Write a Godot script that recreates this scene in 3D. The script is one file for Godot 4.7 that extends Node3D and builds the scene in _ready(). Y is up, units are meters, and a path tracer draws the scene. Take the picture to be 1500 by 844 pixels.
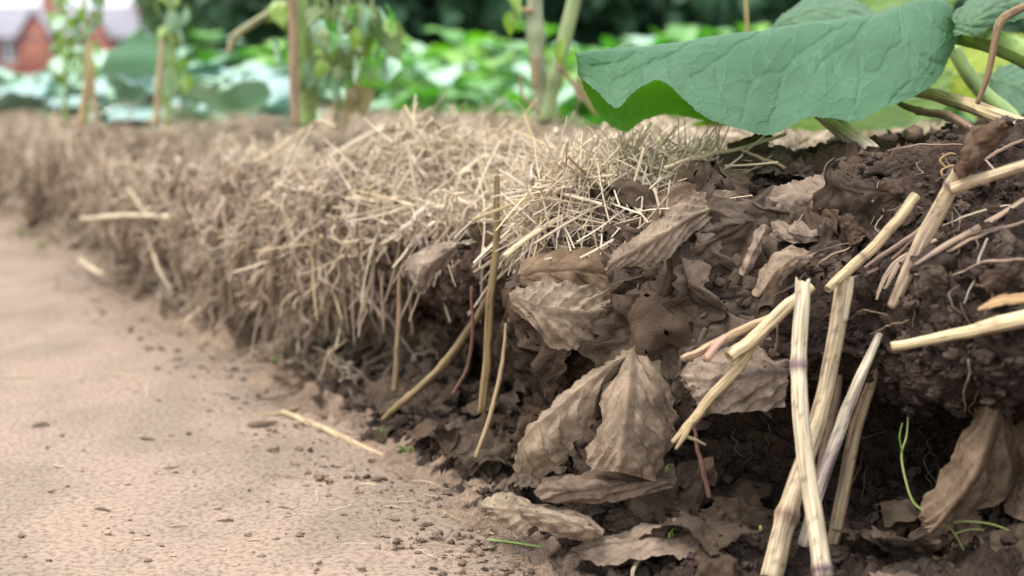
extends Node3D
# A raised no-dig bed of straw, dead leaves and soil beside a trodden earth path.
const FOCAL := 2000.0            # focal length in pixels of the 1500 x 844 photograph
const EYE := 0.385               # height of the camera above the path
const PITCH := 0.15231           # the lens looks down by this angle
const ALONG := Vector3(-0.46947, 0, -0.88295)   # direction of the bed's front edge
const INTO := Vector3(0.88295, 0, -0.46947)     # level direction from the path into the bed
const CORNER := Vector3(0.0545, 0, -1.0432)     # point of the front edge that profiles are measured from

var rng := RandomNumberGenerator.new()
var n_big := FastNoiseLite.new()
var n_mid := FastNoiseLite.new()
var n_clod := FastNoiseLite.new()
var n_fine := FastNoiseLite.new()
var mats := {}
var used_names := {}
var depth_map := PackedFloat32Array()
const DW := 500
const DH := 282

# ---------------------------------------------------------------- looking along pixels
func ray(u: float, v: float) -> Vector3:
	var cx := (u - 750.0) / FOCAL
	var cy := -(v - 422.0) / FOCAL
	return Vector3(cx, cy * cos(PITCH) - sin(PITCH), -cy * sin(PITCH) - cos(PITCH))

func at_height(u: float, v: float, h: float) -> Vector3:
	var r := ray(u, v)
	return Vector3(0, EYE, 0) + r * ((h - EYE) / r.y)

func at_depth(u: float, v: float, d: float) -> Vector3:
	var r := ray(u, v)
	return Vector3(0, EYE, 0) + r * (d / -r.z)

func to_pixel(p: Vector3) -> Vector3:
	var q := p - Vector3(0, EYE, 0)
	var y := q.y * cos(PITCH) - q.z * sin(PITCH)
	var z := q.y * sin(PITCH) + q.z * cos(PITCH)
	if z > -0.05:
		return Vector3(-9999, -9999, 1)
	return Vector3(750.0 + FOCAL * q.x / -z, 422.0 - FOCAL * y / -z, -q.z)

func depth_of(u: float, v: float) -> float:
	var x := clampi(int(u / 3.0), 0, DW - 1)
	var y := clampi(int(v / 3.0), 0, DH - 1)
	return depth_map[y * DW + x]

func surf(u: float, v: float, off := 0.0) -> Vector3:
	return at_depth(u, v, depth_of(u, v) - off)

func bed(s: float, t: float, h: float) -> Vector3:
	return CORNER + ALONG * s + INTO * t + Vector3(0, h, 0)

# ---------------------------------------------------------------- mesh arrays
class Geo:
	var v := PackedVector3Array()
	var uv := PackedVector2Array()
	var c := PackedColorArray()
	var idx := PackedInt32Array()
	func add(p: Vector3, t: Vector2, col: Color) -> int:
		v.append(p); uv.append(t); c.append(col)
		return v.size() - 1
	func tri(a: int, b: int, d: int) -> void:
		idx.append(a); idx.append(b); idx.append(d)
	func quad(a: int, b: int, d: int, e: int) -> void:
		tri(a, b, d); tri(a, d, e)
	func normals() -> PackedVector3Array:
		var n := PackedVector3Array()
		n.resize(v.size())
		for i in range(0, idx.size(), 3):
			var a := idx[i]; var b := idx[i + 1]; var d := idx[i + 2]
			var f := (v[d] - v[a]).cross(v[b] - v[a])
			n[a] += f; n[b] += f; n[d] += f
		for i in n.size():
			var k := n[i]
			n[i] = k.normalized() if k.length_squared() > 1e-24 else Vector3.UP
		return n
	func mesh() -> ArrayMesh:
		var a := []
		a.resize(Mesh.ARRAY_MAX)
		a[Mesh.ARRAY_VERTEX] = v
		a[Mesh.ARRAY_NORMAL] = normals()
		a[Mesh.ARRAY_TEX_UV] = uv
		a[Mesh.ARRAY_COLOR] = c
		a[Mesh.ARRAY_INDEX] = idx
		var m := ArrayMesh.new()
		m.add_surface_from_arrays(Mesh.PRIMITIVE_TRIANGLES, a)
		return m

func numbered(called: String) -> String:
	if not used_names.has(called):
		used_names[called] = 0
		return called
	used_names[called] += 1
	return "%s_%03d" % [called, used_names[called]]

func put(called: String, m: Mesh, mat: Material, parent: Node = null) -> MeshInstance3D:
	var o := MeshInstance3D.new()
	o.mesh = m
	o.material_override = mat
	if parent == null:
		o.name = numbered(called)
		add_child(o)
	else:
		o.name = called
		parent.add_child(o, true)
	return o

func tag(o: Node, label: String, category: String, group := "", kind := "") -> void:
	o.set_meta("label", label)
	if category != "": o.set_meta("category", category)
	if group != "": o.set_meta("group", group)
	if kind != "": o.set_meta("kind", kind)

func thing(called: String, at: Vector3, label: String, category: String, group := "") -> Node3D:
	var o := Node3D.new()
	o.name = numbered(called)
	add_child(o)
	o.position = at
	tag(o, label, category, group)
	return o

func moved(pts: Array, by: Vector3) -> Array:
	var r := []
	for p in pts: r.append(p - by)
	return r

# ---------------------------------------------------------------- curves, tubes, sheets
func spline(pts: Array, n: int) -> Array:
	var r := []
	var k := pts.size()
	for i in n + 1:
		var f := float(i) / n * (k - 1)
		var j := mini(int(f), k - 2)
		var x := f - j
		var a: Vector3 = pts[maxi(j - 1, 0)]
		var b: Vector3 = pts[j]
		var c: Vector3 = pts[j + 1]
		var d: Vector3 = pts[mini(j + 2, k - 1)]
		if j == 0: a = b * 2.0 - c
		if j + 2 > k - 1: d = c * 2.0 - b
		r.append(b.cubic_interpolate(c, a, d, x))
	return r

func pick(values: Array, f: float) -> float:
	var x := clampf(f, 0.0, 1.0) * (values.size() - 1)
	var j := mini(int(x), values.size() - 2) if values.size() > 1 else 0
	if values.size() == 1: return values[0]
	return lerpf(values[j], values[j + 1], x - j)

# a stem along pts: fluted when ridge > 0, swollen at nodes, with a torn hollow end when hollow
func tube(g: Geo, pts: Array, radii: Array, sides: int, col: Color, o := {}) -> void:
	var n := pts.size()
	var dir: Vector3 = (pts[1] - pts[0]).normalized()
	var side := dir.cross(Vector3(0.31, 0.83, 0.46)).normalized()
	var ridge: float = o.get("ridge", 0.0)
	var nodes: Array = o.get("nodes", [])
	var flat: float = o.get("flat", 1.0)
	var hollow: bool = o.get("hollow", false)
	var tear: float = o.get("tear", 0.0)
	var seed_ := float(o.get("seed", 0))
	var blotch: float = o.get("blotch", 0.0)
	var node_col: Color = o.get("node_color", col)
	var first := g.v.size()
	var run := 0.0
	for i in n:
		if i > 0: run += (pts[i] - pts[i - 1]).length()
		var d: Vector3 = (pts[mini(i + 1, n - 1)] - pts[maxi(i - 1, 0)]).normalized()
		side = (side - d * side.dot(d)).normalized()
		var up := d.cross(side)
		var f := float(i) / (n - 1)
		var r := pick(radii, f)
		var cc := col
		for k in nodes:
			var w := exp(-pow((f - k) / float(o.get("node_width", 0.02)), 2.0))
			r *= 1.0 + float(o.get("node_swell", 0.28)) * w
			cc = cc.lerp(node_col, w)
		for j in sides + 1:
			var a := TAU * j / sides
			var rr := r * (1.0 + ridge * (sin(a * 5.0 + seed_) * 0.6 + sin(a * 3.0 + seed_ * 2.1) * 0.4))
			var p: Vector3 = pts[i] + side * cos(a) * rr + up * sin(a) * rr * flat
			if tear > 0.0 and (i == n - 1 or (i == 0 and o.get("tear_both", false))):
				p += d * (tear * (sin(a * 2.0 + seed_ * 3.0) + 0.6 * sin(a * 5.0 + seed_))) * (1.0 if i else -1.0)
			var spot := 1.0
			var cc2 := cc
			if blotch > 0.0:
				var bx := cos(a) * 1.3 + seed_ * 5.0
				spot = 1.0 + blotch * (n_mid.get_noise_3d(bx, sin(a) * 1.3, run * 22.0) + 0.5 * n_clod.get_noise_3d(bx * 2.0, sin(a) * 2.6, run * 60.0))
				var stain := smoothstep(0.12, 0.42, n_mid.get_noise_3d(bx * 0.7 + 9.0, sin(a) * 0.8, run * 9.0))
				cc2 = cc.lerp(Color(cc.r * 0.52, cc.g * 0.48, cc.b * 0.56), stain * minf(1.0, blotch * 2.6))
				if n_mid.get_noise_3d(bx * 1.6, sin(a) * 2.0 + 20.0, run * 90.0) > 0.44: spot *= 0.55
			g.add(p, Vector2(float(j) / sides, run * 20.0), Color(cc2.r * spot, cc2.g * spot, cc2.b * spot))
	for i in n - 1:
		for j in sides:
			var a := first + i * (sides + 1) + j
			g.quad(a, a + sides + 1, a + sides + 2, a + 1)
	for e in ([0, n - 1] if o.get("caps", true) else []):
		var d: Vector3 = (pts[1] - pts[0]).normalized() if e == 0 else (pts[n - 2] - pts[n - 1]).normalized()
		var ring: int = first + e * (sides + 1)
		var mid: Vector3 = pts[e]
		var r := pick(radii, 0.0 if e == 0 else 1.0)
		if hollow:
			var inner := g.v.size()
			for j in sides + 1:
				g.add(mid + (g.v[ring + j] - mid) * 0.72, Vector2(float(j) / sides, 0), col)
			var deep := g.v.size()
			for j in sides + 1:
				g.add(mid + (g.v[ring + j] - mid) * 0.55 + d * r * 2.0, Vector2(float(j) / sides, 0), col)
			var centre := g.add(mid + d * r * 2.2, Vector2(0.5, 0), col)
			for j in sides:
				if e == 0:
					g.quad(inner + j, ring + j, ring + j + 1, inner + j + 1)
					g.quad(deep + j, inner + j, inner + j + 1, deep + j + 1)
					g.tri(centre, deep + j, deep + j + 1)
				else:
					g.quad(ring + j, inner + j, inner + j + 1, ring + j + 1)
					g.quad(inner + j, deep + j, deep + j + 1, inner + j + 1)
					g.tri(deep + j, centre, deep + j + 1)
		else:
			var centre := g.add(mid - d * r * 0.3, Vector2(0.5, 0), col)
			for j in sides:
				if e == 0: g.tri(centre, ring + j, ring + j + 1)
				else: g.tri(ring + j, centre, ring + j + 1)

# a lumpy closed stone or clod
func lump(rad: float, rough: float, seed_: int, rings := 6, segs := 9, squash := 0.75) -> ArrayMesh:
	var g := Geo.new()
	var nz := FastNoiseLite.new()
	nz.seed = seed_; nz.frequency = 1.3; nz.fractal_octaves = 4; nz.fractal_gain = 0.65
	for i in rings + 1:
		for j in segs + 1:
			var a := PI * i / rings
			var b := TAU * (j % segs) / segs
			var p := Vector3(sin(a) * cos(b), cos(a) * squash, sin(a) * sin(b))
			var k := 1.0 + rough * nz.get_noise_3d(p.x * 1.6, p.y * 1.6, p.z * 1.6) * 1.6
			g.add(p * rad * k, Vector2(float(j) / segs, float(i) / rings), Color.WHITE)
	for i in rings:
		for j in segs:
			var a := i * (segs + 1) + j
			g.quad(a, a + segs + 1, a + segs + 2, a + 1)
	return g.mesh()

# ---------------------------------------------------------------- materials
func noise_tex(freq: float, octaves: int, colors: Array, seed_ := 1, size := 512, kind := FastNoiseLite.TYPE_SIMPLEX_SMOOTH) -> NoiseTexture2D:
	var n := FastNoiseLite.new()
	n.noise_type = kind
	n.frequency = freq
	n.fractal_octaves = octaves
	n.fractal_gain = 0.6
	n.seed = seed_
	var t := NoiseTexture2D.new()
	t.width = size; t.height = size
	t.seamless = true
	t.noise = n
	if colors.size():
		var gr := Gradient.new()
		var off := PackedFloat32Array()
		var cs := PackedColorArray()
		for k in colors.size():
			off.append(float(k) / (colors.size() - 1))
			cs.append(colors[k])
		gr.offsets = off; gr.colors = cs
		t.color_ramp = gr
	return t

func lin(r: float, g: float, b: float) -> Color:
	return Color(r, g, b).linear_to_srgb()

# surface whose vertex colours carry the pigment; a noise texture adds mottling round white
func pigment(called: String, rough: float, o := {}) -> StandardMaterial3D:
	var m := StandardMaterial3D.new()
	m.resource_name = called
	m.vertex_color_use_as_albedo = true
	m.roughness = rough
	m.metallic_specular = o.get("spec", 0.35)
	m.cull_mode = BaseMaterial3D.CULL_DISABLED
	if o.has("tex"): m.albedo_texture = o.tex
	if o.has("bump"):
		m.heightmap_enabled = true
		m.heightmap_texture = o.bump
		m.heightmap_scale = o.get("depth", 0.1)
	if o.has("world"):
		m.uv1_triplanar = true
		m.uv1_world_triplanar = true
		m.uv1_scale = Vector3.ONE * float(o.world)
	elif o.has("own"):
		m.uv1_triplanar = true
		m.uv1_scale = Vector3.ONE * float(o.own)
	elif o.has("scale"):
		m.uv1_scale = o.scale
	if o.has("back"):
		m.backlight_enabled = true
		m.backlight = o.back
	mats[called] = m
	return m
# ---------------------------------------------------------------- the bed
# cross-sections of the bed: distance along it, then (into the bed, height) from the path over lip and crown
const SECTIONS := [
	[-0.60, [-.08,-.012, .02,.012, .10,.034, .24,.050, .29,.12, .20,.185, .24,.235, .33,.285, .50,.345, 1.0,.37, 1.3,-.02]],
	[-0.16, [-.08,-.012, .02,.012, .09,.032, .24,.048, .29,.12, .18,.178, .21,.235, .30,.288, .47,.345, 1.0,.365, 1.3,-.02]],
	[-0.05, [-.08,-.012, .02,.014, .08,.030, .25,.036, .31,.11, .14,.160, .17,.225, .25,.278, .42,.335, 1.0,.35, 1.3,-.02]],
	[ 0.06, [-.08,-.012, .01,.016, .06,.034, .14,.050, .17,.10, .10,.165, .11,.220, .20,.275, .36,.312, 1.0,.33, 1.3,-.02]],
	[ 0.16, [-.08,-.012, .02,.014, .06,.032, .10,.050, .12,.10, .09,.155, .09,.210, .18,.268, .34,.295, 1.0,.32, 1.3,-.02]],
	[ 0.28, [-.08,-.012, .03,.012, .06,.026, .10,.045, .13,.09, .09,.150, .08,.205, .16,.256, .32,.278, 1.0,.30, 1.3,-.02]],
	[ 0.50, [-.08,-.012, .03,.010, .06,.022, .14,.032, .16,.09, .08,.140, .06,.190, .13,.236, .30,.252, 1.0,.27, 1.3,-.02]],
	[ 0.80, [-.08,-.012, .03,.008, .05,.020, .12,.032, .13,.085, .04,.130, .03,.178, .11,.220, .30,.238, 1.0,.25, 1.3,-.02]],
	[ 1.30, [-.08,-.012, .01,.008, .04,.022, .09,.036, .10,.085, .02,.120, .03,.168, .11,.208, .30,.230, 1.0,.24, 1.3,-.02]],
	[ 2.20, [-.08,-.012, .00,.008, .03,.025, .06,.050, .08,.09, .02,.130, .03,.178, .10,.205, .28,.225, 1.0,.225, 1.3,-.02]],
	[ 3.40, [-.10,-.012, .00,.010, .04,.030, .08,.060, .09,.11, .06,.150, .07,.180, .13,.200, .28,.212, 1.0,.21, 1.3,-.02]],
	[ 7.00, [-.10,-.012, .00,.010, .04,.030, .08,.060, .09,.11, .06,.150, .07,.180, .13,.200, .28,.212, 1.0,.21, 1.3,-.02]],
]
var bed_s := PackedFloat32Array()
var bed_p := PackedVector3Array()     # grid of points, row after row along the bed
var bed_n := PackedVector3Array()
var bed_cols := 0

func section_at(s: float) -> Array:
	var k := 0
	while k < SECTIONS.size() - 2 and SECTIONS[k + 1][0] < s: k += 1
	var x := clampf((s - SECTIONS[k][0]) / (SECTIONS[k + 1][0] - SECTIONS[k][0]), 0.0, 1.0)
	x = x * x * (3.0 - 2.0 * x)
	var r := []
	var a: Array = SECTIONS[k][1]
	var b: Array = SECTIONS[k + 1][1]
	for i in a.size() / 2:
		r.append(Vector3(lerpf(a[i * 2], b[i * 2], x), lerpf(a[i * 2 + 1], b[i * 2 + 1], x), 0))
	return r

# 0 where bare soil and leaves show, 1 where straw covers the bed
func straw_cover(s: float, t: float, h: float) -> float:
	var top := smoothstep(0.2, 0.24, h)
	var edge := lerpf(0.62, 0.13, top) + 0.27 * smoothstep(0.18, 0.36, t) * smoothstep(0.75, 0.5, s)
	return smoothstep(edge - 0.1, edge + 0.12, s + 0.10 * n_big.get_noise_2d(s * 5.0, h * 9.0) - maxf(0.0, t - 0.35) * 0.25)

# hollows scraped into the mulch
func pit_at(s: float, t: float) -> float:
	var r := 0.0
	for q in [[1.78, 0.15, 0.15], [2.15, 0.04, 0.12], [1.45, 0.04, 0.06], [0.93, 0.03, 0.05], [2.75, 0.18, 0.12], [0.62, 0.08, 0.04]]:
		r = maxf(r, exp(-(pow((s - q[0]) / q[2], 2.0) + pow((t - q[1]) / (q[2] * 0.6), 2.0))))
	return r

func build_bed() -> void:
	var s := -0.55
	while s < 7.0:
		bed_s.append(s)
		s += 0.0042 if s < 0.42 else 0.0042 * (1.0 + (s - 0.42) * 4.0)
	var qs := PackedFloat32Array()
	var q := 0.0
	while q < 10.0:
		qs.append(q)
		q += 0.045 if q < 7.0 else (0.03 if q < 8.0 else (0.02 if q < 9.0 else 0.1))
	qs.append(10.0)
	bed_cols = qs.size()
	var g := Geo.new()
	for i in bed_s.size():
		var sec := section_at(bed_s[i])
		var prof := []
		for j in qs.size():
			var k := mini(int(qs[j]), 9)
			var x := qs[j] - k
			var a: Vector3 = sec[maxi(k - 1, 0)]
			var d: Vector3 = sec[mini(k + 2, 10)]
			var b: Vector3 = sec[k]
			prof.append(b.cubic_interpolate(sec[k + 1], a, d, x))
		for j in qs.size():
			var here: Vector3 = prof[j]
			var tang: Vector3 = (prof[mini(j + 1, qs.size() - 1)] - prof[maxi(j - 1, 0)]).normalized()
			var nrm2 := Vector2(-tang.y, tang.x)
			var p := bed(bed_s[i], here.x, here.y)
			var nrm := (INTO * nrm2.x + Vector3.UP * nrm2.y).normalized()
			var cover := straw_cover(bed_s[i], here.x, here.y)
			var fade := smoothstep(0.0, 1.6, qs[j])
			var d := n_big.get_noise_3d(p.x * 7.0, p.y * 9.0, p.z * 7.0) * 0.026
			var folds := absf(n_mid.get_noise_3d(p.x * 22.0, p.y * 34.0, p.z * 22.0))
			d += cover * (n_big.get_noise_3d(p.x * 3.2 + 7.0, p.y * 4.0, p.z * 3.2) * 0.060 + n_mid.get_noise_3d(p.x * 9.0, p.y * 9.0 + 3.0, p.z * 9.0) * 0.032)
			d -= pit_at(bed_s[i], here.x) * 0.11
			d += (0.32 - folds) * 0.030 * lerpf(1.0, 0.7, cover)
			var clod := n_clod.get_noise_3d(p.x * 60.0, p.y * 60.0, p.z * 60.0)
			d += clod * 0.007 * (1.0 - 0.5 * cover)
			d += n_fine.get_noise_3d(p.x * 150.0, p.y * 150.0, p.z * 150.0) * 0.0032
			p += nrm * d * fade
			if qs[j] > 3.0: p += ALONG * n_big.get_noise_3d(p.z * 9.0, p.x * 9.0, p.y * 9.0) * 0.012
			bed_p.append(p)
			var tone := 0.8 + 0.35 * n_mid.get_noise_3d(p.x * 5.0, p.y * 8.0, p.z * 5.0 + 9.0) + 0.25 * clod
			var soil := Color(0.060, 0.043, 0.036)
			var leafy := Color(0.125, 0.085, 0.060)
			var old := Color(0.125, 0.090, 0.064)
			var leaf_zone := smoothstep(0.06, -0.02, -bed_s[i] + 0.05 - here.x * 0.25) * smoothstep(0.05, 0.10, here.y + 0.03)
			var col := soil.lerp(leafy, clampf(leaf_zone * 0.8 + clod * 0.3, 0.0, 1.0)).lerp(old, cover)
			if qs[j] + 0.9 * n_mid.get_noise_3d(p.x * 26.0, 0.0, p.z * 26.0) < 0.9: col = Color(0.36, 0.265, 0.20)
			g.add(p, Vector2.ZERO, Color(col.r * tone, col.g * tone, col.b * tone))
	for i in bed_s.size() - 1:
		for j in bed_cols - 1:
			var a := i * bed_cols + j
			g.quad(a, a + bed_cols, a + bed_cols + 1, a + 1)
	bed_n = g.normals()
	if bed_n[40 * bed_cols + bed_cols - 8].y < 0.0: printerr("bed normals point down")
	var o := put("soil_bed", g.mesh(), mats.soil)
	tag(o, "raised bed of dark crumbly soil and compacted leaf mould beside the path", "soil bed", "", "structure")

func build_depth_map() -> void:
	depth_map.resize(DW * DH)
	for y in DH:
		for x in DW:
			var r := ray(x * 3.0 + 1.5, y * 3.0 + 1.5)
			depth_map[y * DW + x] = minf(EYE / maxf(-r.y, 1e-4) * -r.z, 60.0)
	var pix := PackedVector3Array()
	for p in bed_p: pix.append(to_pixel(p))
	for i in bed_s.size() - 1:
		for j in bed_cols - 1:
			var a := i * bed_cols + j
			var q := [pix[a], pix[a + bed_cols], pix[a + bed_cols + 1], pix[a + 1]]
			var lo := Vector2(1e9, 1e9)
			var hi := Vector2(-1e9, -1e9)
			var d := 0.0
			for k in 4:
				var p: Vector3 = q[k]
				lo = Vector2(minf(lo.x, p.x), minf(lo.y, p.y))
				hi = Vector2(maxf(hi.x, p.x), maxf(hi.y, p.y))
				d += p.z * 0.25
			if hi.x < 0 or lo.x > 1500 or hi.y < 0 or lo.y > 844: continue
			for y in range(maxi(int(lo.y / 3.0), 0), mini(int(hi.y / 3.0), DH - 1) + 1):
				for x in range(maxi(int(lo.x / 3.0), 0), mini(int(hi.x / 3.0), DW - 1) + 1):
					if d < depth_map[y * DW + x]: depth_map[y * DW + x] = d

func ground_y(x: float, z: float) -> float:
	if x * x + z * z > 60.0: return 0.0
	return n_big.get_noise_2d(x * 4.0, z * 4.0) * 0.006 + n_mid.get_noise_2d(x * 14.0, z * 14.0) * 0.003

func build_ground() -> void:
	var g := Geo.new()
	var xs := PackedFloat32Array()
	var zs := PackedFloat32Array()
	for k in 221:
		var f := (k - 110) / 110.0
		xs.append(-0.6 + f * 1.4 + signf(f) * 118.0 * pow(absf(f), 7.0))
	for k in 261:
		var f := k / 260.0
		zs.append(1.0 - f * 7.0 - 240.0 * pow(f, 9.0))
	for z in zs:
		for x in xs:
			var y := ground_y(x, z)
			if Vector2(x, z).length() < 6.0:
				y += n_clod.get_noise_2d(x * 40.0, z * 40.0) * 0.0018
			var k := n_big.get_noise_2d(x * 3.0 + 40.0, z * 3.0) * 0.5 + n_mid.get_noise_2d(x * 9.0, z * 9.0) * 0.4
			var col := Color(0.350, 0.262, 0.206).lerp(Color(0.275, 0.213, 0.168), smoothstep(0.2, 0.8, 0.5 + k * 1.3))
			g.add(Vector3(x, y, z), Vector2.ZERO, col)
	var w := xs.size()
	for i in zs.size() - 1:
		for j in w - 1:
			var a := i * w + j
			g.quad(a, a + w, a + w + 1, a + 1)
	var o := put("path", g.mesh(), mats.path)
	# dug plot behind the bed
	var plot := Geo.new()
	for s in range(-4, 40):
		for t in 24:
			var p := bed(s * 0.5, 1.32 + t * 0.4, 0.02)
			plot.add(p + Vector3(0, 0.02 * n_big.get_noise_2d(p.x * 3.0, p.z * 3.0), 0), Vector2.ZERO, Color(0.10, 0.072, 0.055))
	for s in 43:
		for t in 23:
			plot.quad(s * 24 + t, s * 24 + 24 + t, s * 24 + 25 + t, s * 24 + t + 1)
	tag(put("vegetable_plot_ground", plot.mesh(), mats.soil), "dug brown soil of the vegetable plot behind the bed", "ground", "", "structure")
	tag(o, "trodden pinkish brown earth path with crumbs and fine grit", "path", "", "structure")
func build_materials() -> void:
	pigment("soil", 0.95, {"tex": noise_tex(0.03, 5, [Color(0.62, 0.62, 0.62), Color(0.9, 0.88, 0.86), Color(1, 1, 1)], 5), "bump": noise_tex(0.035, 5, [], 6), "depth": 0.5, "world": 9.0, "spec": 0.25})
	pigment("path", 0.95, {"tex": noise_tex(0.03, 6, [Color(0.60, 0.58, 0.56), Color(0.90, 0.89, 0.88), Color(1, 1, 1)], 7, 1024), "bump": noise_tex(0.016, 6, [], 8, 1024), "depth": 0.07, "world": 4.0, "spec": 0.25})
	pigment("crumb", 0.95, {"tex": noise_tex(0.04, 4, [Color(0.7, 0.7, 0.7), Color(1, 1, 1)], 9, 256), "own": 0.6, "spec": 0.2})
	pigment("crumb_dark", 0.95).albedo_color = lin(0.17, 0.105, 0.075)
	pigment("crumb_light", 0.95).albedo_color = lin(0.40, 0.28, 0.205)
	pigment("straw", 0.75, {"spec": 0.3})
	pigment("straw_pale", 0.7).albedo_color = lin(0.62, 0.51, 0.35)
	pigment("straw_gold", 0.7).albedo_color = lin(0.52, 0.40, 0.23)
	pigment("straw_grey", 0.7).albedo_color = lin(0.42, 0.34, 0.25)
	var streak := noise_tex(0.03, 4, [Color(0.55, 0.51, 0.48), Color(0.86, 0.84, 0.81), Color(1, 1, 1), Color(1, 1, 1)], 12, 256)
	pigment("stalk", 0.62, {"tex": streak, "bump": noise_tex(0.03, 3, [], 13, 256), "depth": 0.05, "scale": Vector3(2.0, 0.10, 1), "spec": 0.35})
	pigment("leaf", 0.85, {"tex": noise_tex(0.02, 5, [Color(0.6, 0.58, 0.56), Color(0.92, 0.91, 0.9), Color(1, 1, 1)], 14, 512), "bump": noise_tex(0.03, 4, [], 15, 512), "depth": 0.05, "own": 6.0, "spec": 0.25, "back": Color(0.08, 0.055, 0.035)})
	# squash leaf: a net of pale sunken veins over the blade
	var net := FastNoiseLite.new()
	net.noise_type = FastNoiseLite.TYPE_CELLULAR
	net.cellular_return_type = FastNoiseLite.RETURN_DISTANCE2_SUB
	net.cellular_distance_function = FastNoiseLite.DISTANCE_EUCLIDEAN
	net.frequency = 0.022
	net.fractal_type = FastNoiseLite.FRACTAL_NONE
	net.domain_warp_enabled = true
	net.domain_warp_amplitude = 30.0
	net.domain_warp_frequency = 0.02
	var net_tex := NoiseTexture2D.new()
	net_tex.width = 1024; net_tex.height = 1024; net_tex.noise = net; net_tex.seamless = true
	var gr := Gradient.new()
	gr.offsets = PackedFloat32Array([0.0, 0.025, 0.05, 1.0])
	gr.colors = PackedColorArray([Color(1.0, 1.0, 1.0), Color(0.98, 0.98, 0.98), Color(0.90, 0.90, 0.90), Color(0.91, 0.91, 0.91)])
	net_tex.color_ramp = gr
	var net_bump := NoiseTexture2D.new()
	net_bump.width = 1024; net_bump.height = 1024; net_bump.noise = net; net_bump.seamless = true
	var gb := Gradient.new()
	gb.offsets = PackedFloat32Array([0.0, 0.06, 0.25, 1.0])
	gb.colors = PackedColorArray([Color(0.0, 0.0, 0.0), Color(0.55, 0.55, 0.55), Color(0.85, 0.85, 0.85), Color(1.0, 1.0, 1.0)])
	net_bump.color_ramp = gb
	pigment("squash_leaf", 0.47, {"tex": net_tex, "bump": net_bump, "depth": 0.09, "scale": Vector3(0.75, 0.75, 1), "spec": 0.48, "back": Color(0.85, 0.95, 0.10)})
	pigment("green_stem", 0.5, {"spec": 0.45, "back": Color(0.12, 0.16, 0.04)})
	for q in [["crop_blue", Color(0.20, 0.33, 0.29)], ["crop_pale", Color(0.28, 0.46, 0.30)], ["crop_green", Color(0.13, 0.34, 0.06)], ["crop_bright", Color(0.24, 0.47, 0.06)], ["crop_lime", Color(0.25, 0.36, 0.06)], ["crop_dull", Color(0.17, 0.22, 0.07)], ["crop_withered", Color(0.30, 0.22, 0.13)]]:
		var c: Color = q[1]
		pigment(q[0], 0.36, {"spec": 0.65, "back": Color(0.22, 0.28, 0.14) if q[0] in ["crop_blue", "crop_pale"] else Color(0.62, 0.85, 0.10)}).albedo_color = c.linear_to_srgb()
	pigment("bush_leaf", 0.55, {"spec": 0.35, "back": Color(0.3, 0.45, 0.1)})
	pigment("brick", 0.9, {"tex": noise_tex(0.05, 4, [Color(0.7, 0.7, 0.7), Color(1, 1, 1)], 30, 256), "world": 0.5}).albedo_color = lin(0.50, 0.21, 0.16)
	pigment("slate", 0.8).albedo_color = lin(0.23, 0.215, 0.25)
	pigment("white_paint", 0.5).albedo_color = lin(0.75, 0.75, 0.75)
	pigment("pane", 0.08, {"spec": 0.5}).albedo_color = lin(0.10, 0.12, 0.14)
# ---------------------------------------------------------------- straw
var straw_meshes := []
var curl_meshes := []

func straw_mesh(kind: int, seed_: int, thin: float) -> ArrayMesh:
	var r := RandomNumberGenerator.new()
	r.seed = seed_
	var pts := []
	var n := 9 if kind == 0 else 14
	var a1 := r.randf_range(-1, 1); var a2 := r.randf_range(-1, 1)
	var ph := r.randf() * TAU; var ph2 := r.randf() * TAU
	var kink := r.randf_range(0.3, 0.7)
	for i in n + 1:
		var f := float(i) / n
		var x := f - 0.5
		var p := Vector3(x, 0, 0)
		if kind == 0:
			p.y = a1 * 0.06 * (1.0 - 4.0 * x * x) + (0.10 * a2 * maxf(0.0, f - kink) if r.seed % 3 == 0 else 0.0)
			p.z = a2 * 0.07 * (1.0 - 4.0 * x * x)
		else:
			var w := 0.07 + 0.05 * absf(a1)
			p.y = w * sin(f * (5.0 + 3.0 * a2) + ph) + 0.03 * sin(f * 17.0 + ph2)
			p.z = w * sin(f * (4.0 + 3.0 * a1) + ph2) + 0.03 * sin(f * 14.0 + ph)
			p.x *= 0.85
		pts.append(p)
	var g := Geo.new()
	tube(g, pts, [thin, thin * 1.05, thin * 0.9, thin * 0.55], 5, Color.WHITE, {"flat": r.randf_range(0.35, 0.9)})
	return g.mesh()

func straw_pose(p: Vector3, nrm: Vector3, wild: float, hang: float, long: float, twist := -1.0) -> Transform3D:
	var a := rng.randf() * TAU
	var t1 := nrm.cross(Vector3(0.3, 0.2, 0.9)).normalized()
	var t2 := nrm.cross(t1)
	var flat_dir := t1 * cos(a) + t2 * sin(a)
	var down := (Vector3.DOWN - nrm * Vector3.DOWN.dot(nrm) * 0.6).normalized()
	var dir := (flat_dir.lerp(down + flat_dir * 0.45, hang) + nrm * rng.randf_range(-0.5, 1.0) * wild).normalized()
	var y := dir.cross(nrm + Vector3(0.01, 0.02, 0.03)).normalized()
	var b := Basis(dir, y, dir.cross(y)).rotated(dir, rng.randf() * TAU)
	return Transform3D(b.scaled(Vector3.ONE * long), p)

func straw_color(pale: float) -> Color:
	var a := Color(0.25, 0.178, 0.128)
	var b := Color(0.58, 0.48, 0.36)
	var c := a.lerp(b, pale)
	var k := rng.randf_range(0.75, 1.15)
	return Color(c.r * k, c.g * k, c.b * k * rng.randf_range(0.9, 1.08))

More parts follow.
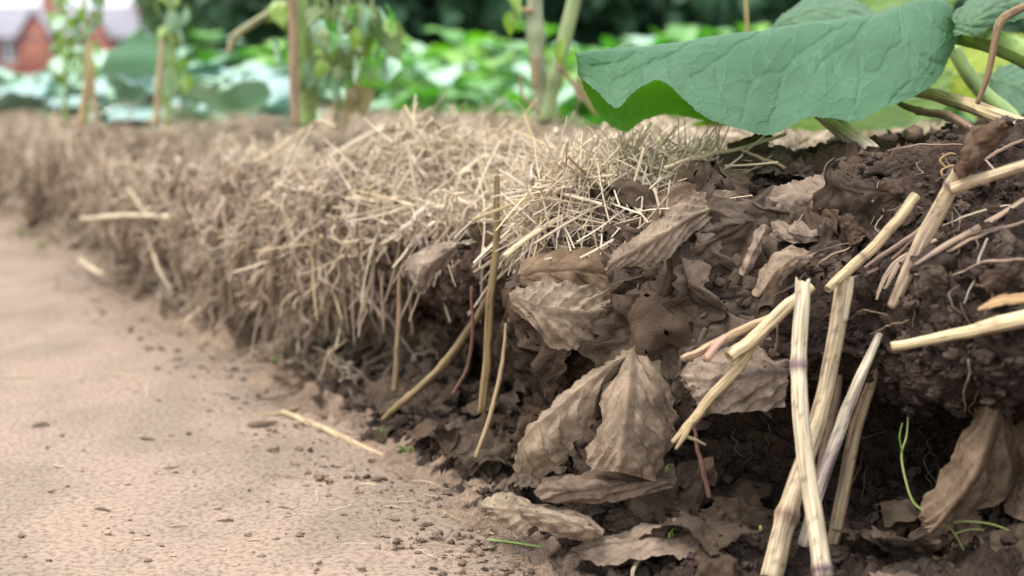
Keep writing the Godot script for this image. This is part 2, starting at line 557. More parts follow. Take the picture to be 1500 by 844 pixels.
func copies(called: String, mesh: Mesh, mat: Material, xs: Array, cs: Array, parent: Node = null) -> MultiMeshInstance3D:
	var mm := MultiMesh.new()
	mm.transform_format = MultiMesh.TRANSFORM_3D
	mm.use_colors = true
	mm.mesh = mesh
	mm.instance_count = xs.size()
	for i in xs.size():
		mm.set_instance_transform(i, xs[i])
		mm.set_instance_color(i, cs[i])
	var o := MultiMeshInstance3D.new()
	o.multimesh = mm
	o.material_override = mat
	if parent == null:
		o.name = numbered(called)
		add_child(o)
	else:
		o.name = called
		parent.add_child(o, true)
	return o

func build_straw() -> void:
	for k in 8:
		straw_meshes.append(straw_mesh(0, 100 + k, [0.005, 0.007, 0.011, 0.006][k % 4]))
		curl_meshes.append(straw_mesh(1, 200 + k, [0.009, 0.014, 0.032, 0.006][k % 4]))
	var xs := []
	var cs := []
	for k in 16: xs.append([]); cs.append([])
	var last := 0
	while last < bed_s.size() and bed_s[last] < 5.5: last += 1
	var made := 0
	var tries := 0
	while made < 60000 and tries < 700000:
		tries += 1
		var i := rng.randi_range(20, last - 2)
		var j := rng.randi_range(30, bed_cols - 14)
		var a := i * bed_cols + j
		var p := bed_p[a]
		var q := p - CORNER
		var s := q.dot(ALONG)
		var t := q.dot(INTO)
		if t > 0.9: continue
		var cover := straw_cover(s, t, p.y)
		if p.y < 0.09: cover *= lerpf(0.12, 0.5, smoothstep(0.8, 2.0, s))
		if s < 0.75 and p.y < 0.19: cover *= 0.3 + 0.5 * smoothstep(0.3, 0.75, s)
		if rng.randf() > cover * (1.0 - smoothstep(0.2, 0.55, pit_at(s, t))): continue
		if s > 0.4 and p.y < 0.19 and n_mid.get_noise_3d(p.x * 16.0, p.y * 8.0, p.z * 16.0) > lerpf(0.04, 0.2, smoothstep(0.08, 0.19, p.y)): continue
		var nrm := bed_n[a]
		var on_face := smoothstep(0.75, 0.35, nrm.y) if p.y < 0.225 else 0.0
		var curly := rng.randf() < lerpf(0.88, 0.92, on_face) * smoothstep(0.15, 0.45, s)
		if t > 0.28 and s < 1.6 and rng.randf() < 0.6: curly = true
		var k := rng.randi_range(0, 7) + (8 if curly else 0)
		var long := rng.randf_range(0.03, 0.085) if curly else rng.randf_range(0.04, 0.15)
		long *= 1.0 + 0.15 * minf(s, 2.0) + 0.5 * on_face
		var puff := 0.5 + n_mid.get_noise_3d(p.x * 12.0, p.y * 12.0, p.z * 12.0)
		var at := p + nrm * (rng.randf_range(-0.002, 0.012) + 0.020 * maxf(0.0, puff) * cover)
		xs[k].append(straw_pose(at, nrm, 0.35 if not curly else 0.5, on_face * 0.85, long))
		var pale := clampf(rng.randf_range(0.0, 0.8) + (0.25 if not curly else 0.06) - 0.3 * on_face + 0.30 * smoothstep(0.8, 0.3, s), 0.0, 1.0)
		cs[k].append(straw_color(pale))
		made += 1
	print("straw tries ", tries, " made ", made)
	for k in 16:
		var o := copies("straw_mulch", straw_meshes[k] if k < 8 else curl_meshes[k - 8], mats.straw, xs[k], cs[k])
		tag(o, "loose dry straw mulch matted over the bed beyond the leaves" if k < 8 else "shredded curly dry fibres hanging over the bed's front edge", "straw", "straw mulch on the bed", "stuff")
	# separate straws that lie on top and can be told apart
	made = 0
	tries = 0
	while made < 230 and tries < 20000:
		tries += 1
		var i := rng.randi_range(30, last - 2)
		var j := rng.randi_range(90, bed_cols - 16)
		var a := i * bed_cols + j
		var p := bed_p[a]
		var q := p - CORNER
		var s := q.dot(ALONG)
		var t := q.dot(INTO)
		if t > 0.5 or s > 2.6 or rng.randf() < smoothstep(0.6, 1.4, s) * 0.8 or rng.randf() > straw_cover(s, t, p.y): continue
		var px := to_pixel(p)
		if px.x < 10 or px.x > 1490 or absf(px.z - depth_of(px.x, px.y)) > 0.03: continue
		var nrm := bed_n[a]
		var hang := smoothstep(0.75, 0.35, nrm.y) * 0.7 if p.y < 0.2 else 0.0
		var tint := rng.randi_range(0, 2)
		var o := put("straw", straw_meshes[rng.randi_range(0, 7)], [mats.straw_pale, mats.straw_gold, mats.straw_grey][tint])
		o.transform = straw_pose(p + nrm * rng.randf_range(0.016, 0.028), nrm, 0.35, hang, rng.randf_range(0.09, 0.2))
		tag(o, ["cream", "golden", "greyish"][tint] + (" loose straw drooping over the bed's mulched front" if hang > 0.1 else (" loose straw beside the crumpled leaves and green leaf" if s < 0.5 else " loose straw lying on the mulched top of the bed")), "straw", "loose straws on the mulch")
		made += 1

# ---------------------------------------------------------------- clods, crumbs, grit
func build_clods() -> void:
	var meshes := []
	for k in 5: meshes.append(lump(1.0, 1.0, 40 + k, 9, 12, 0.72))
	var xs := []
	var cs := []
	for k in 5: xs.append([]); cs.append([])
	var made := 0
	while made < 13000:
		var i := rng.randi_range(10, bed_s.size() - 1)
		if bed_s[i] > 0.75: continue
		var j := rng.randi_range(18, bed_cols - 14)
		var a := i * bed_cols + j
		var p := bed_p[a]
		var q := p - CORNER
		var s := q.dot(ALONG)
		var t := q.dot(INTO)
		if rng.randf() < straw_cover(s, t, p.y) * 0.9: continue
		var r := 0.0009 + 0.0045 * pow(rng.randf(), 4.0)
		if rng.randf() < 0.03: r *= 2.0
		var k := rng.randi_range(0, 4)
		var b := Basis.from_euler(Vector3(rng.randf() * TAU, rng.randf() * TAU, 0)).scaled(Vector3(r * rng.randf_range(0.8, 1.5), r, r * rng.randf_range(0.8, 1.3)))
		xs[k].append(Transform3D(b, p + bed_n[a] * r * 0.3))
		var c := Color(0.062, 0.044, 0.037).lerp(Color(0.14, 0.098, 0.074), rng.randf() * rng.randf())
		cs[k].append(c)
		made += 1
	for k in 5:
		var o := copies("soil_crumbs", meshes[k], mats.crumb, xs[k], cs[k])
		tag(o, "dark crumbs of soil strewn over the bare end of the bed", "soil", "soil crumbs", "stuff")
	# grit on the path
	xs = []; cs = []
	for k in 5: xs.append([]); cs.append([])
	for n in 4600:
		var u := rng.randf_range(-40, 1000)
		var v := 330.0 + 530.0 * sqrt(rng.randf())
		if n_mid.get_noise_2d(u * 0.012, v * 0.025) < -0.05: continue
		var p := at_height(u, v, 0)
		var t := (p - CORNER).dot(INTO)
		if t > 0.06: continue
		p.y = ground_y(p.x, p.z)
		var near_bed := smoothstep(-0.25, 0.02, t)
		if rng.randf() > 0.18 + near_bed: continue
		var r := 0.0004 + 0.0016 * pow(rng.randf(), 4.0) * (1.0 + 0.6 * near_bed)
		var k := rng.randi_range(0, 4)
		xs[k].append(Transform3D(Basis.from_euler(Vector3(rng.randf() * TAU, rng.randf() * TAU, 0)).scaled(Vector3(r * rng.randf_range(0.8, 1.8), r, r)), p + Vector3(0, r * 0.2, 0)))
		var dark := rng.randf()
		cs[k].append(Color(0.44, 0.32, 0.24).lerp(Color(0.17, 0.11, 0.08), dark * dark) if rng.randf() > 0.02 else Color(0.55, 0.5, 0.45))
	# humus crumbs fallen from the bed face
	for n in 2200:
		var s := rng.randf_range(-0.2, 3.0) * rng.randf()
		var t := 0.05 - 0.17 * pow(rng.randf(), 2.2)
		var p := bed(s, t, 0.0)
		p.y = ground_y(p.x, p.z)
		var r := 0.0006 + 0.0030 * pow(rng.randf(), 4.0)
		var k := rng.randi_range(0, 4)
		xs[k].append(Transform3D(Basis.from_euler(Vector3(rng.randf() * TAU, rng.randf() * TAU, 0)).scaled(Vector3(r * rng.randf_range(0.8, 1.8), r, r)), p + Vector3(0, r * 0.3, 0)))
		cs[k].append(Color(0.10, 0.068, 0.05).lerp(Color(0.34, 0.24, 0.18), rng.randf()))
	for k in 5:
		var o := copies("path_grit", meshes[k], mats.crumb, xs[k], cs[k])
		tag(o, "fine brown grit and crumbs scattered over the earth path", "grit", "grit on the path", "stuff")
	# bits of straw dropped along the path edge
	var bits := []
	var tints := []
	for n in 420:
		var s := -0.1 + 3.2 * rng.randf() * rng.randf()
		var p := bed(s, 0.05 - 0.22 * pow(rng.randf(), 1.8), 0.0)
		p.y = ground_y(p.x, p.z) + 0.002
		bits.append(straw_pose(p, Vector3.UP, 0.05, 0.0, rng.randf_range(0.012, 0.05)))
		tints.append(straw_color(rng.randf()))
	var dropped := copies("straw_scraps", straw_meshes[2], mats.straw, bits, tints)
	tag(dropped, "short scraps of straw dropped on the path along the bed", "straw", "", "stuff")
	# larger crumbs one can tell apart
	for n in 70:
		var u := rng.randf_range(20, 800)
		var v := 520.0 + 320.0 * rng.randf()
		var p := at_height(u, v, 0)
		if (p - CORNER).dot(INTO) > -0.015: continue
		p.y = ground_y(p.x, p.z)
		var r := rng.randf_range(0.0010, 0.0022)
		var o := put("earth_crumb", meshes[rng.randi_range(0, 4)], [mats.crumb_dark, mats.crumb_light][0 if rng.randf() < 0.7 else 1])
		o.transform = Transform3D(Basis.from_euler(Vector3(0, rng.randf() * TAU, 0)).scaled(Vector3(r * 1.4, r * 0.8, r)), p + Vector3(0, r * 0.3, 0))
		tag(o, "small crumb of earth lying loose on the trodden path", "crumb", "earth crumbs on the path")
# ---------------------------------------------------------------- single stalks
# pts: [u, v, toward-camera offset from the bed or path] for each bend; width in photo pixels
func stalk_points(pts: Array, depths := []) -> Array:
	var r := []
	for k in pts.size():
		var d := 0.0
		if depths.size():
			d = pick(depths, float(k) / (pts.size() - 1))
		else:
			var d0 := depth_of(pts[0][0], pts[0][1])
			var d1 := depth_of(pts[-1][0], pts[-1][1])
			d = lerpf(d0, d1, float(k) / (pts.size() - 1))
		if pts[k].size() > 2: d -= pts[k][2]
		r.append(at_depth(pts[k][0], pts[k][1], d))
	return r

# brings a stalk forward until it lies on the bed instead of running through it
var laid_by := 0.0

func laid_on(w: Array, rad: float, share: float) -> Array:
	var need := []
	for p in spline(w, 16):
		var q := to_pixel(p)
		if q.x < 2 or q.x > 1497 or q.y < 2 or q.y > 841: continue
		need.append(q.z + rad - depth_of(q.x, q.y))
	if need.is_empty(): return w
	need.sort()
	var by := clampf(need[mini(int(need.size() * share), need.size() - 1)], 0.0, 0.10)
	laid_by = by
	var r := []
	for p in w:
		var q := to_pixel(p)
		r.append(at_depth(q.x, q.y, q.z - by))
	return r

func stalk(called: String, label: String, category: String, pts: Array, wide: Array, mat: Material, col: Color, o := {}) -> Node3D:
	var w := stalk_points(pts, o.get("depths", []))
	laid_by = 0.0
	if o.has("rest"): w = laid_on(w, float(wide[0]) * 0.5 / FOCAL * -w[0].z, o.rest)
	var base: Vector3 = w[0]
	for p in w: if p.y < base.y: base = p
	var root := thing(called, base, label, category, o.get("group", ""))
	shifts[root] = laid_by
	var bow: float = o.get("bow", 0.0010)
	var twist := float(o.get("seed", 1)) * 3.1
	var d: float = -w[0].z
	var radii := []
	for k in wide: radii.append(k * 0.46 / FOCAL * d)
	var g := Geo.new()
	var n := int(o.get("steps", 40))
	if not o.has("blotch"): o["blotch"] = 0.36
	var line := spline(moved(w, base), n)
	for k in line.size():
		line[k] += Vector3(n_mid.get_noise_2d(k * 3.0 / n + twist, 1.0), n_mid.get_noise_2d(k * 3.0 / n + twist, 9.0), 0) * bow
	tube(g, line, radii, o.get("sides", 14), col, o)
	put("stem", g.mesh(), mat, root)
	return root

var shifts := {}

func side_shoot(root: Node3D, called: String, pts: Array, wide: Array, mat: Material, col: Color, o := {}) -> void:
	var w := stalk_points(pts, o.get("depths", []))
	for k in w.size():
		var q := to_pixel(w[k])
		w[k] = at_depth(q.x, q.y, q.z - float(shifts.get(root, 0.0)))
	var radii := []
	for k in wide: radii.append(k * 0.5 / FOCAL * -w[0].z)
	var g := Geo.new()
	if not o.has("blotch"): o["blotch"] = 0.22
	tube(g, spline(moved(w, root.position), int(o.get("steps", 14))), radii, o.get("sides", 9), col, o)
	put(called, g.mesh(), mat, root)

func build_stalks() -> void:
	var pale := Color(0.62, 0.52, 0.37)
	var tan_ := Color(0.42, 0.31, 0.18)
	var ochre := Color(0.245, 0.178, 0.080)
	var purple := Color(0.16, 0.10, 0.12)
	var red := Color(0.20, 0.105, 0.080)
	var S: Material = mats.stalk
	var T: Material = mats.straw
	# the bundle leaning in the hollow
	stalk("dry_stalk", "thick pale upright stalk with purple joints at the front of the leaning bundle", "stalk",
		[[1206, 846], [1196, 780], [1184, 700], [1174, 610], [1170, 545], [1173, 470], [1176, 412]], [33, 31, 30, 29, 27, 27, 26], S, pale,
		{"depths": [0.915, 0.94, 0.965, 0.99], "ridge": 0.028, "nodes": [0.03, 0.69], "node_color": purple, "node_width": 0.022, "node_swell": 0.16, "tear": 0.0022, "hollow": true, "seed": 1, "steps": 70})
	var b := stalk("dry_stalk", "broad split pale brown stalk crossing behind the upright pale one", "stalk",
		[[1128, 850], [1150, 765], [1180, 670], [1205, 585], [1222, 500], [1238, 408]], [38, 36, 32, 30, 29, 30], S, Color(0.50, 0.40, 0.27),
		{"depths": [0.945, 0.985, 1.01, 1.015], "ridge": 0.050, "nodes": [0.22], "node_color": Color(0.25, 0.16, 0.11), "tear": 0.003, "hollow": true, "seed": 4, "rest": 0.97, "steps": 60})
	side_shoot(b, "split_end", [[1236, 470], [1243, 430], [1247, 407]], [12, 13, 9], S, pale, {"depths": [1.010, 1.012], "tear": 0.002, "seed": 2})
	stalk("dry_stalk", "thin dark weathered stalk behind the crossing bundle", "stalk", [[1196, 720], [1212, 640], [1226, 560], [1236, 500]], [17, 20, 20, 16], S, Color(0.25, 0.185, 0.125), {"depths": [1.03, 1.045], "ridge": 0.050, "seed": 8})
	stalk("dry_stalk", "smooth whitish stalk with a purple streak ending in a slanted tip", "stalk", [[1176, 800], [1204, 705], [1236, 615], [1264, 545], [1289, 488]], [20, 22, 22, 18, 12], S, Color(0.62, 0.54, 0.42), {"depths": [0.975, 0.995, 1.005], "ridge": 0.022, "seed": 5, "nodes": [0.30], "node_width": 0.10, "node_swell": 0.0, "node_color": Color(0.33, 0.26, 0.25)})
	stalk("dry_stalk", "long tan grooved stalk behind the whitish one in the bundle", "stalk", [[1216, 818], [1236, 720], [1254, 630], [1272, 575], [1290, 520]], [22, 23, 22, 19, 15], S, Color(0.36, 0.265, 0.165), {"depths": [0.99, 1.02, 1.03], "ridge": 0.055, "seed": 6, "steps": 50})
	# stalks lying on the lip and on the soil
	stalk("dry_stalk", "smooth cream stalk with a clean cut end jutting level out of the soil", "stalk", [[1307, 508], [1400, 490], [1470, 474], [1530, 462]], [15, 18, 26, 30], S, Color(0.62, 0.49, 0.30), {"depths": [0.985, 0.95], "ridge": 0.011, "hollow": true, "rest": 0.95, "nodes": [0.62], "node_width": 0.03, "node_swell": 0.08, "node_color": Color(0.5, 0.38, 0.24), "seed": 7})
	var f := stalk("dry_stalk", "forked cream stalk with a purple joint standing in the soil under a withered head", "stalk", [[1306, 450], [1330, 400], [1360, 335], [1388, 285], [1404, 250]], [18, 24, 26, 24, 20], S, Color(0.58, 0.46, 0.31), {"depths": [1.045, 1.04, 1.02], "ridge": 0.028, "nodes": [0.84], "node_color": purple, "node_swell": 0.2, "node_width": 0.03, "seed": 9, "rest": 0.8, "steps": 44})
	side_shoot(f, "branch", [[1396, 277], [1420, 268], [1460, 255], [1520, 236]], [18, 18, 17, 17], S, Color(0.55, 0.43, 0.28), {"depths": [1.022, 1.0], "ridge": 0.033, "seed": 3, "steps": 24})
	withered_head(f, [[1404, 256], [1422, 226], [1445, 196], [1470, 180]], 1.02 - float(shifts[f]))
	stalk("dry_stalk", "slender cream stalk lying aslant over dark soil beside a crumpled leaf", "stalk", [[1212, 424], [1240, 398], [1280, 362], [1318, 318], [1341, 286]], [14, 17, 18, 18, 17], S, Color(0.50, 0.385, 0.23), {"depths": [1.0, 1.02, 1.035], "ridge": 0.028, "hollow": true, "rest": 0.98, "seed": 10, "nodes": [0.4], "node_color": Color(0.2, 0.15, 0.12), "node_swell": 0.03})
	stalk("dry_stalk", "short thick cream stalk with a cut end slanting down the lip above the hollow", "stalk", [[1068, 523], [1105, 496], [1150, 452], [1188, 420]], [22, 23, 22, 18], S, Color(0.56, 0.44, 0.27), {"depths": [1.0, 1.015, 1.03], "ridge": 0.033, "hollow": true, "rest": 0.9, "seed": 11})
	var tw := stalk("dry_stalk", "reddish tan twig with a broken side stub poking out over the hollow", "stalk", [[1000, 526], [1030, 512], [1080, 486], [1130, 464], [1170, 440]], [11, 14, 14, 13, 12], S, Color(0.42, 0.29, 0.18), {"depths": [0.985, 1.01, 1.035], "ridge": 0.028, "seed": 12})
	side_shoot(tw, "stub", [[1062, 494], [1048, 508], [1034, 527]], [11, 12, 13], S, Color(0.48, 0.30, 0.23), {"depths": [1.0, 0.985], "tear": 0.001, "seed": 2})
	var fk := stalk("dry_stalk", "tan stalk hanging over the hollow with a frayed forked tip", "stalk", [[1108, 498], [1080, 540], [1045, 580], [1010, 622], [986, 648]], [15, 17, 18, 15, 8], S, Color(0.47, 0.35, 0.20), {"depths": [1.015, 0.995, 0.985], "ridge": 0.033, "seed": 13})
	side_shoot(fk, "side_tip", [[1012, 618], [1003, 638], [990, 658]], [10, 9, 4], S, Color(0.45, 0.34, 0.2), {"depths": [0.985, 0.98], "seed": 4})
	side_shoot(fk, "side_tip", [[1006, 640], [1020, 645], [1034, 652]], [6, 5, 3], S, Color(0.45, 0.34, 0.2), {"depths": [0.985, 0.99], "seed": 4})
	stalk("dry_stalk", "short broken whitish stalk end sticking out from beneath the large green leaf", "stalk", [[1195, 160], [1225, 184], [1256, 206], [1278, 222]], [22, 27, 27, 25], S, Color(0.60, 0.50, 0.37), {"depths": [1.34, 1.27, 1.235], "ridge": 0.050, "tear": 0.004, "hollow": true, "seed": 14})
	stalk("dry_stalk", "long pale woody stalk lying across the crown of the bed under squash stems", "stalk", [[1325, 131], [1380, 142], [1440, 162], [1540, 200]], [16, 20, 22, 22], S, Color(0.56, 0.44, 0.27), {"depths": [1.40, 1.33, 1.2], "ridge": 0.039, "seed": 15, "steps": 40})
	stalk("dry_stalk", "brown knotted twig lying just below the long pale woody stalk", "stalk", [[1318, 152], [1350, 163], [1395, 172], [1432, 196]], [9, 12, 14, 12], S, Color(0.27, 0.18, 0.12), {"depths": [1.36, 1.31, 1.26], "ridge": 0.033, "nodes": [0.3, 0.62], "seed": 16})
	stalk("dry_stalk", "slim straw poking from beneath the green leaf across dark leaves", "straw", [[974, 246], [1010, 234], [1050, 224], [1090, 216], [1150, 196]], [6, 7, 7, 6, 6], S, pale, {"depths": [1.2, 1.235, 1.28], "rest": 0.9, "seed": 17})
	stalk("dry_stalk", "slim straw branching down from the one under the green leaf's edge", "straw", [[1085, 220], [1110, 230], [1140, 240], [1165, 256]], [5, 6, 6, 4], S, tan_, {"depths": [1.25, 1.24], "rest": 0.9, "seed": 18})
	stalk("dry_stalk", "long flattened pale straw hanging down the shoulder beside dark crumpled leaves", "straw", [[739, 374], [790, 338], [850, 303], [905, 272], [962, 236]], [10, 10, 9, 8, 6], S, Color(0.66, 0.55, 0.36), {"depths": [1.215, 1.235, 1.295], "flat": 0.5, "rest": 0.95, "seed": 19})
	stalk("dry_stalk", "upright ochre stem standing against the bed face between straw and leaves", "stalk", [[706, 604], [714, 530], [719, 440], [727, 350], [728, 258]], [14, 15, 14, 12, 9], S, ochre, {"depths": [1.27, 1.285, 1.30], "ridge": 0.044, "seed": 20, "steps": 40})
	stalk("dry_stalk", "thin bent tan stem leaning beside the upright ochre one", "stalk", [[696, 670], [716, 616], [733, 548], [742, 474]], [7, 8, 8, 5], S, tan_, {"depths": [1.24, 1.25, 1.27], "seed": 21})
	stalk("dry_stalk", "mottled brown stem slanting from the straw down to the path edge", "stalk", [[562, 614], [590, 588], [640, 545], [690, 478], [722, 420]], [9, 12, 13, 12, 9], S, Color(0.26, 0.19, 0.10), {"depths": [1.42, 1.38, 1.31], "ridge": 0.033, "nodes": [0.3, 0.55], "seed": 22})
	stalk("dry_stalk", "straight thin tan stem standing in the shaded undercut", "stalk", [[577, 572], [583, 500], [586, 400]], [9, 9, 7], S, Color(0.30, 0.215, 0.125), {"depths": [1.46, 1.47], "seed": 23})
	stalk("dry_stalk", "thin reddish curved stem dangling before the undercut", "stalk", [[662, 578], [684, 540], [692, 490], [691, 420]], [5, 6, 6, 5], S, red, {"depths": [1.32, 1.31], "seed": 24})
	stalk("dry_stalk", "thin red stem planted in dark soil at the mouth of the hollow", "stalk", [[1039, 730], [1029, 685], [1021, 650], [1015, 616]], [8, 8, 7, 5], S, red, {"depths": [1.01, 1.01], "nodes": [0.4, 0.72], "seed": 25})
	# on the path
	var p := stalk("dry_stalk", "long straw-coloured stalk lying on the path beside the bed", "stalk", [[414, 604], [470, 626], [530, 655], [590, 682]], [9, 11, 11, 9], S, Color(0.52, 0.40, 0.25), {"depths": [1.545, 1.43, 1.335], "ridge": 0.028, "seed": 26})
	side_shoot(p, "side_tip", [[416, 605], [390, 608], [362, 607]], [5, 5, 3], S, Color(0.45, 0.33, 0.2), {"depths": [1.54, 1.545]})
	side_shoot(p, "side_tip", [[418, 604], [440, 596], [456, 582]], [6, 5, 4], S, Color(0.40, 0.3, 0.2), {"depths": [1.54, 1.60]})
	stalk("dry_stalk", "short flattened straw on the path by the lowest curled leaves", "stalk", [[645, 748], [690, 768], [738, 790]], [8, 9, 6], S, tan_, {"depths": [1.185, 1.11], "flat": 0.5, "seed": 27})
	stalk("pale_stem", "limp cream stem lying bent among crumpled leaves at the bed's foot", "stem", [[976, 772], [965, 790], [942, 812], [930, 830], [925, 846]], [5, 8, 8, 7, 5], S, Color(0.55, 0.48, 0.30), {"depths": [1.01, 0.985, 0.96], "seed": 28})
	# far stalks
	stalk("dry_stalk", "pale stalk lying level across the straw face where the bed curves away", "stalk", [[120, 321], [190, 316], [260, 318], [342, 312]], [8, 8, 7, 5], S, pale, {"depths": [2.38, 2.18, 1.98], "rest": 0.8, "seed": 29})
	stalk("dry_stalk", "pale stalk crossing the level one and pointing down to the path", "stalk", [[205, 318], [222, 360], [232, 392], [250, 424]], [7, 8, 7, 5], S, pale, {"depths": [2.25, 2.16], "rest": 0.8, "seed": 30})
	stalk("dry_stalk", "short pale stalk lying at the foot of the straw face", "stalk", [[118, 381], [135, 394], [152, 402]], [8, 8, 6], S, pale, {"depths": [2.62, 2.5], "rest": 0.8, "seed": 31})
	stalk("dry_stalk", "stout pale straw lying aslant on top of the mulch near the tomato stems", "stalk", [[486, 228], [520, 208], [560, 188]], [8, 9, 9], S, pale, {"depths": [1.80, 2.02], "rest": 0.8, "seed": 32})
	stalk("dry_stalk", "arched pale straw on the mulch beside the tied tomato cane", "stalk", [[375, 238], [410, 217], [445, 192], [470, 178], [492, 186]], [7, 9, 9, 8, 6], S, Color(0.5, 0.39, 0.26), {"depths": [1.95, 2.15, 2.05], "rest": 0.8, "seed": 33})
	stalk("dry_stalk", "short pale upright stub in the mulch by the dark pit", "stalk", [[106, 236], [104, 215], [103, 194]], [12, 13, 11], S, pale, {"depths": [2.95, 2.95], "rest": 0.8, "seed": 34})
	stalk("dry_stalk", "bent pale stub standing in the mulch toward the far end", "stalk", [[92, 208], [84, 190], [76, 168]], [8, 8, 6], S, pale, {"depths": [3.1, 3.1], "rest": 0.8, "seed": 35})
	# bark and straw debris lying over the soil
	var heap := [
		[[1500, 292], [1440, 330], [1388, 358], [1340, 388]], [[1520, 318], [1450, 340], [1400, 362], [1352, 392]], [[1470, 330], [1420, 345], [1385, 372], [1330, 402]],
		[[1372, 352], [1330, 372], [1300, 400], [1284, 440]], [[1330, 372], [1310, 398], [1296, 424]], [[1470, 262], [1445, 236], [1430, 222]], [[1500, 204], [1462, 222], [1440, 236]],
		[[1290, 338], [1262, 352], [1220, 362], [1170, 378]], [[1250, 360], [1210, 378], [1190, 398]], [[1366, 318], [1338, 344], [1296, 372], [1266, 392]], [[1180, 400], [1160, 420], [1130, 434]],
		[[1480, 300], [1430, 312], [1380, 330]], [[1500, 380], [1440, 384], [1400, 402], [1340, 402]], [[1410, 212], [1350, 212], [1300, 220]], [[1345, 345], [1300, 385], [1262, 404], [1218, 410]],
		[[1140, 470], [1136, 510], [1124, 560], [1108, 592]], [[1002, 548], [998, 580], [993, 618]]]
	for k in heap.size():
		var w: float = [11.0, 8.0, 5.0, 9.0, 7.0, 6.0, 7.0, 4.0, 4.0, 8.0, 5.0, 5.0, 9.0, 4.0, 6.0, 5.0, 3.0][k]
		var col: Color = [Color(0.40, 0.29, 0.21), Color(0.33, 0.23, 0.165), Color(0.26, 0.17, 0.12), Color(0.46, 0.36, 0.26)][k % 4]
		stalk("dead_stalk", "withered flattened stem lying in the tangle over dark soil by the forked stalk", "stem", heap[k], [w * 0.7, w, w, w * 0.5], S, col, {"flat": 0.45, "ridge": 0.044, "rest": 0.75, "seed": k, "depths": [depth_of(heap[k][0][0], heap[k][0][1]) - 0.012, depth_of(heap[k][-1][0], heap[k][-1][1]) - 0.012], "group": "withered stems tangled over the soil"})
	stalk("bark_scrap", "frayed orange brown scrap of bark on the soil above the cream cut stalk", "bark", [[1434, 454], [1462, 442], [1490, 438], [1530, 430]], [10, 24, 26, 22], S, Color(0.40, 0.26, 0.13), {"flat": 0.4, "ridge": 0.077, "rest": 0.8, "tear": 0.004, "seed": 41, "depths": [depth_of(1434, 454), depth_of(1490, 438)]})
	var coil := []
	for k in 16: coil.append([1386.0 + 12.0 * sin(k * 1.5) + k * 0.7, 222.0 + k * 4.4 + 6.0 * cos(k * 1.5)])
	stalk("dry_tendril", "curled tan tendril lying on dark soil beside the withered head", "tendril", coil, [4, 5, 4], S, Color(0.38, 0.25, 0.12), {"sides": 6, "steps": 70, "rest": 0.9, "depths": [depth_of(1386, 222) - 0.01, depth_of(1396, 285) - 0.01]})
	# rootlets
	var roots := [[[1446, 350], [1436, 372], [1432, 400], [1420, 425], [1413, 444]], [[1418, 528], [1420, 552], [1412, 572], [1414, 602]], [[1268, 160], [1300, 200], [1340, 196]], [[1380, 225], [1392, 250], [1385, 270], [1396, 285]], [[1300, 310], [1330, 300], [1350, 306]],
		[[1240, 470], [1265, 455], [1300, 462]], [[1330, 470], [1300, 478], [1275, 490]], [[1280, 300], [1262, 288], [1240, 296]], [[1200, 610], [1250, 640], [1300, 632]], [[1240, 720], [1258, 690], [1264, 660]], [[1460, 440], [1440, 460], [1425, 488]]]
	for k in roots.size():
		var col := Color(0.55, 0.48, 0.40) if k < 2 else Color(0.24, 0.165, 0.105)
		stalk("rootlet", "fine white rootlet dangling from the soil beside the cream cut stalk" if k < 2 else "thin brown rootlet curling out of dark soil", "root", roots[k], [3.4, 3.6, 2.2], S, col, {"sides": 6, "rest": 0.85, "depths": [depth_of(roots[k][0][0], roots[k][0][1]) - 0.008, depth_of(roots[k][-1][0], roots[k][-1][1]) - 0.006], "group": "white rootlets" if k < 2 else "brown rootlets"})
	for k in 34:
		var inside := k < 20
		var u := rng.randf_range(1010, 1480) if inside else rng.randf_range(1180, 1490)
		var v := rng.randf_range(560, 690) if inside else rng.randf_range(230, 480)
		var d := depth_of(u, v)
		var line := [[u, v]]
		for j in 4: line.append([line[-1][0] + rng.randf_range(-14, 14), line[-1][1] + rng.randf_range(2, 20)])
		stalk("rootlet", "fine brown rootlet hanging in the shade of the hollow" if inside else "thin brown rootlet curling out of dark soil", "root", line, [1.8, 2.6, 1.2], S, Color(0.22, 0.155, 0.105).lerp(Color(0.4, 0.33, 0.26), rng.randf() * rng.randf()), {"sides": 5, "steps": 14, "rest": 0.9, "depths": [d - 0.004, depth_of(line[-1][0], line[-1][1]) - 0.008], "group": "rootlets in the hollow" if inside else "brown rootlets"})
	# dangling stems out of the straw edge
	for k in 34:
		var u := rng.randf_range(420, 740)
		var v := 300.0 + (740.0 - u) * 0.12 + rng.randf_range(-10, 50)
		var long := rng.randf_range(60, 150)
		var du := rng.randf_range(-45, 12)
		var d := depth_of(u, v) - 0.02
		stalk("hanging_straw", "dry straw hanging from the mulch edge over the shaded undercut", "straw", [[u, v], [u + du * 0.2, v + long * 0.4], [u + du * 0.6, v + long * 0.75], [u + du, v + long]], [4, 5, 5, 3], S, straw_color(rng.randf_range(0.1, 0.9)), {"sides": 7, "steps": 12, "flat": 0.6, "depths": [d, d - 0.01], "group": "straws hanging over the undercut"})

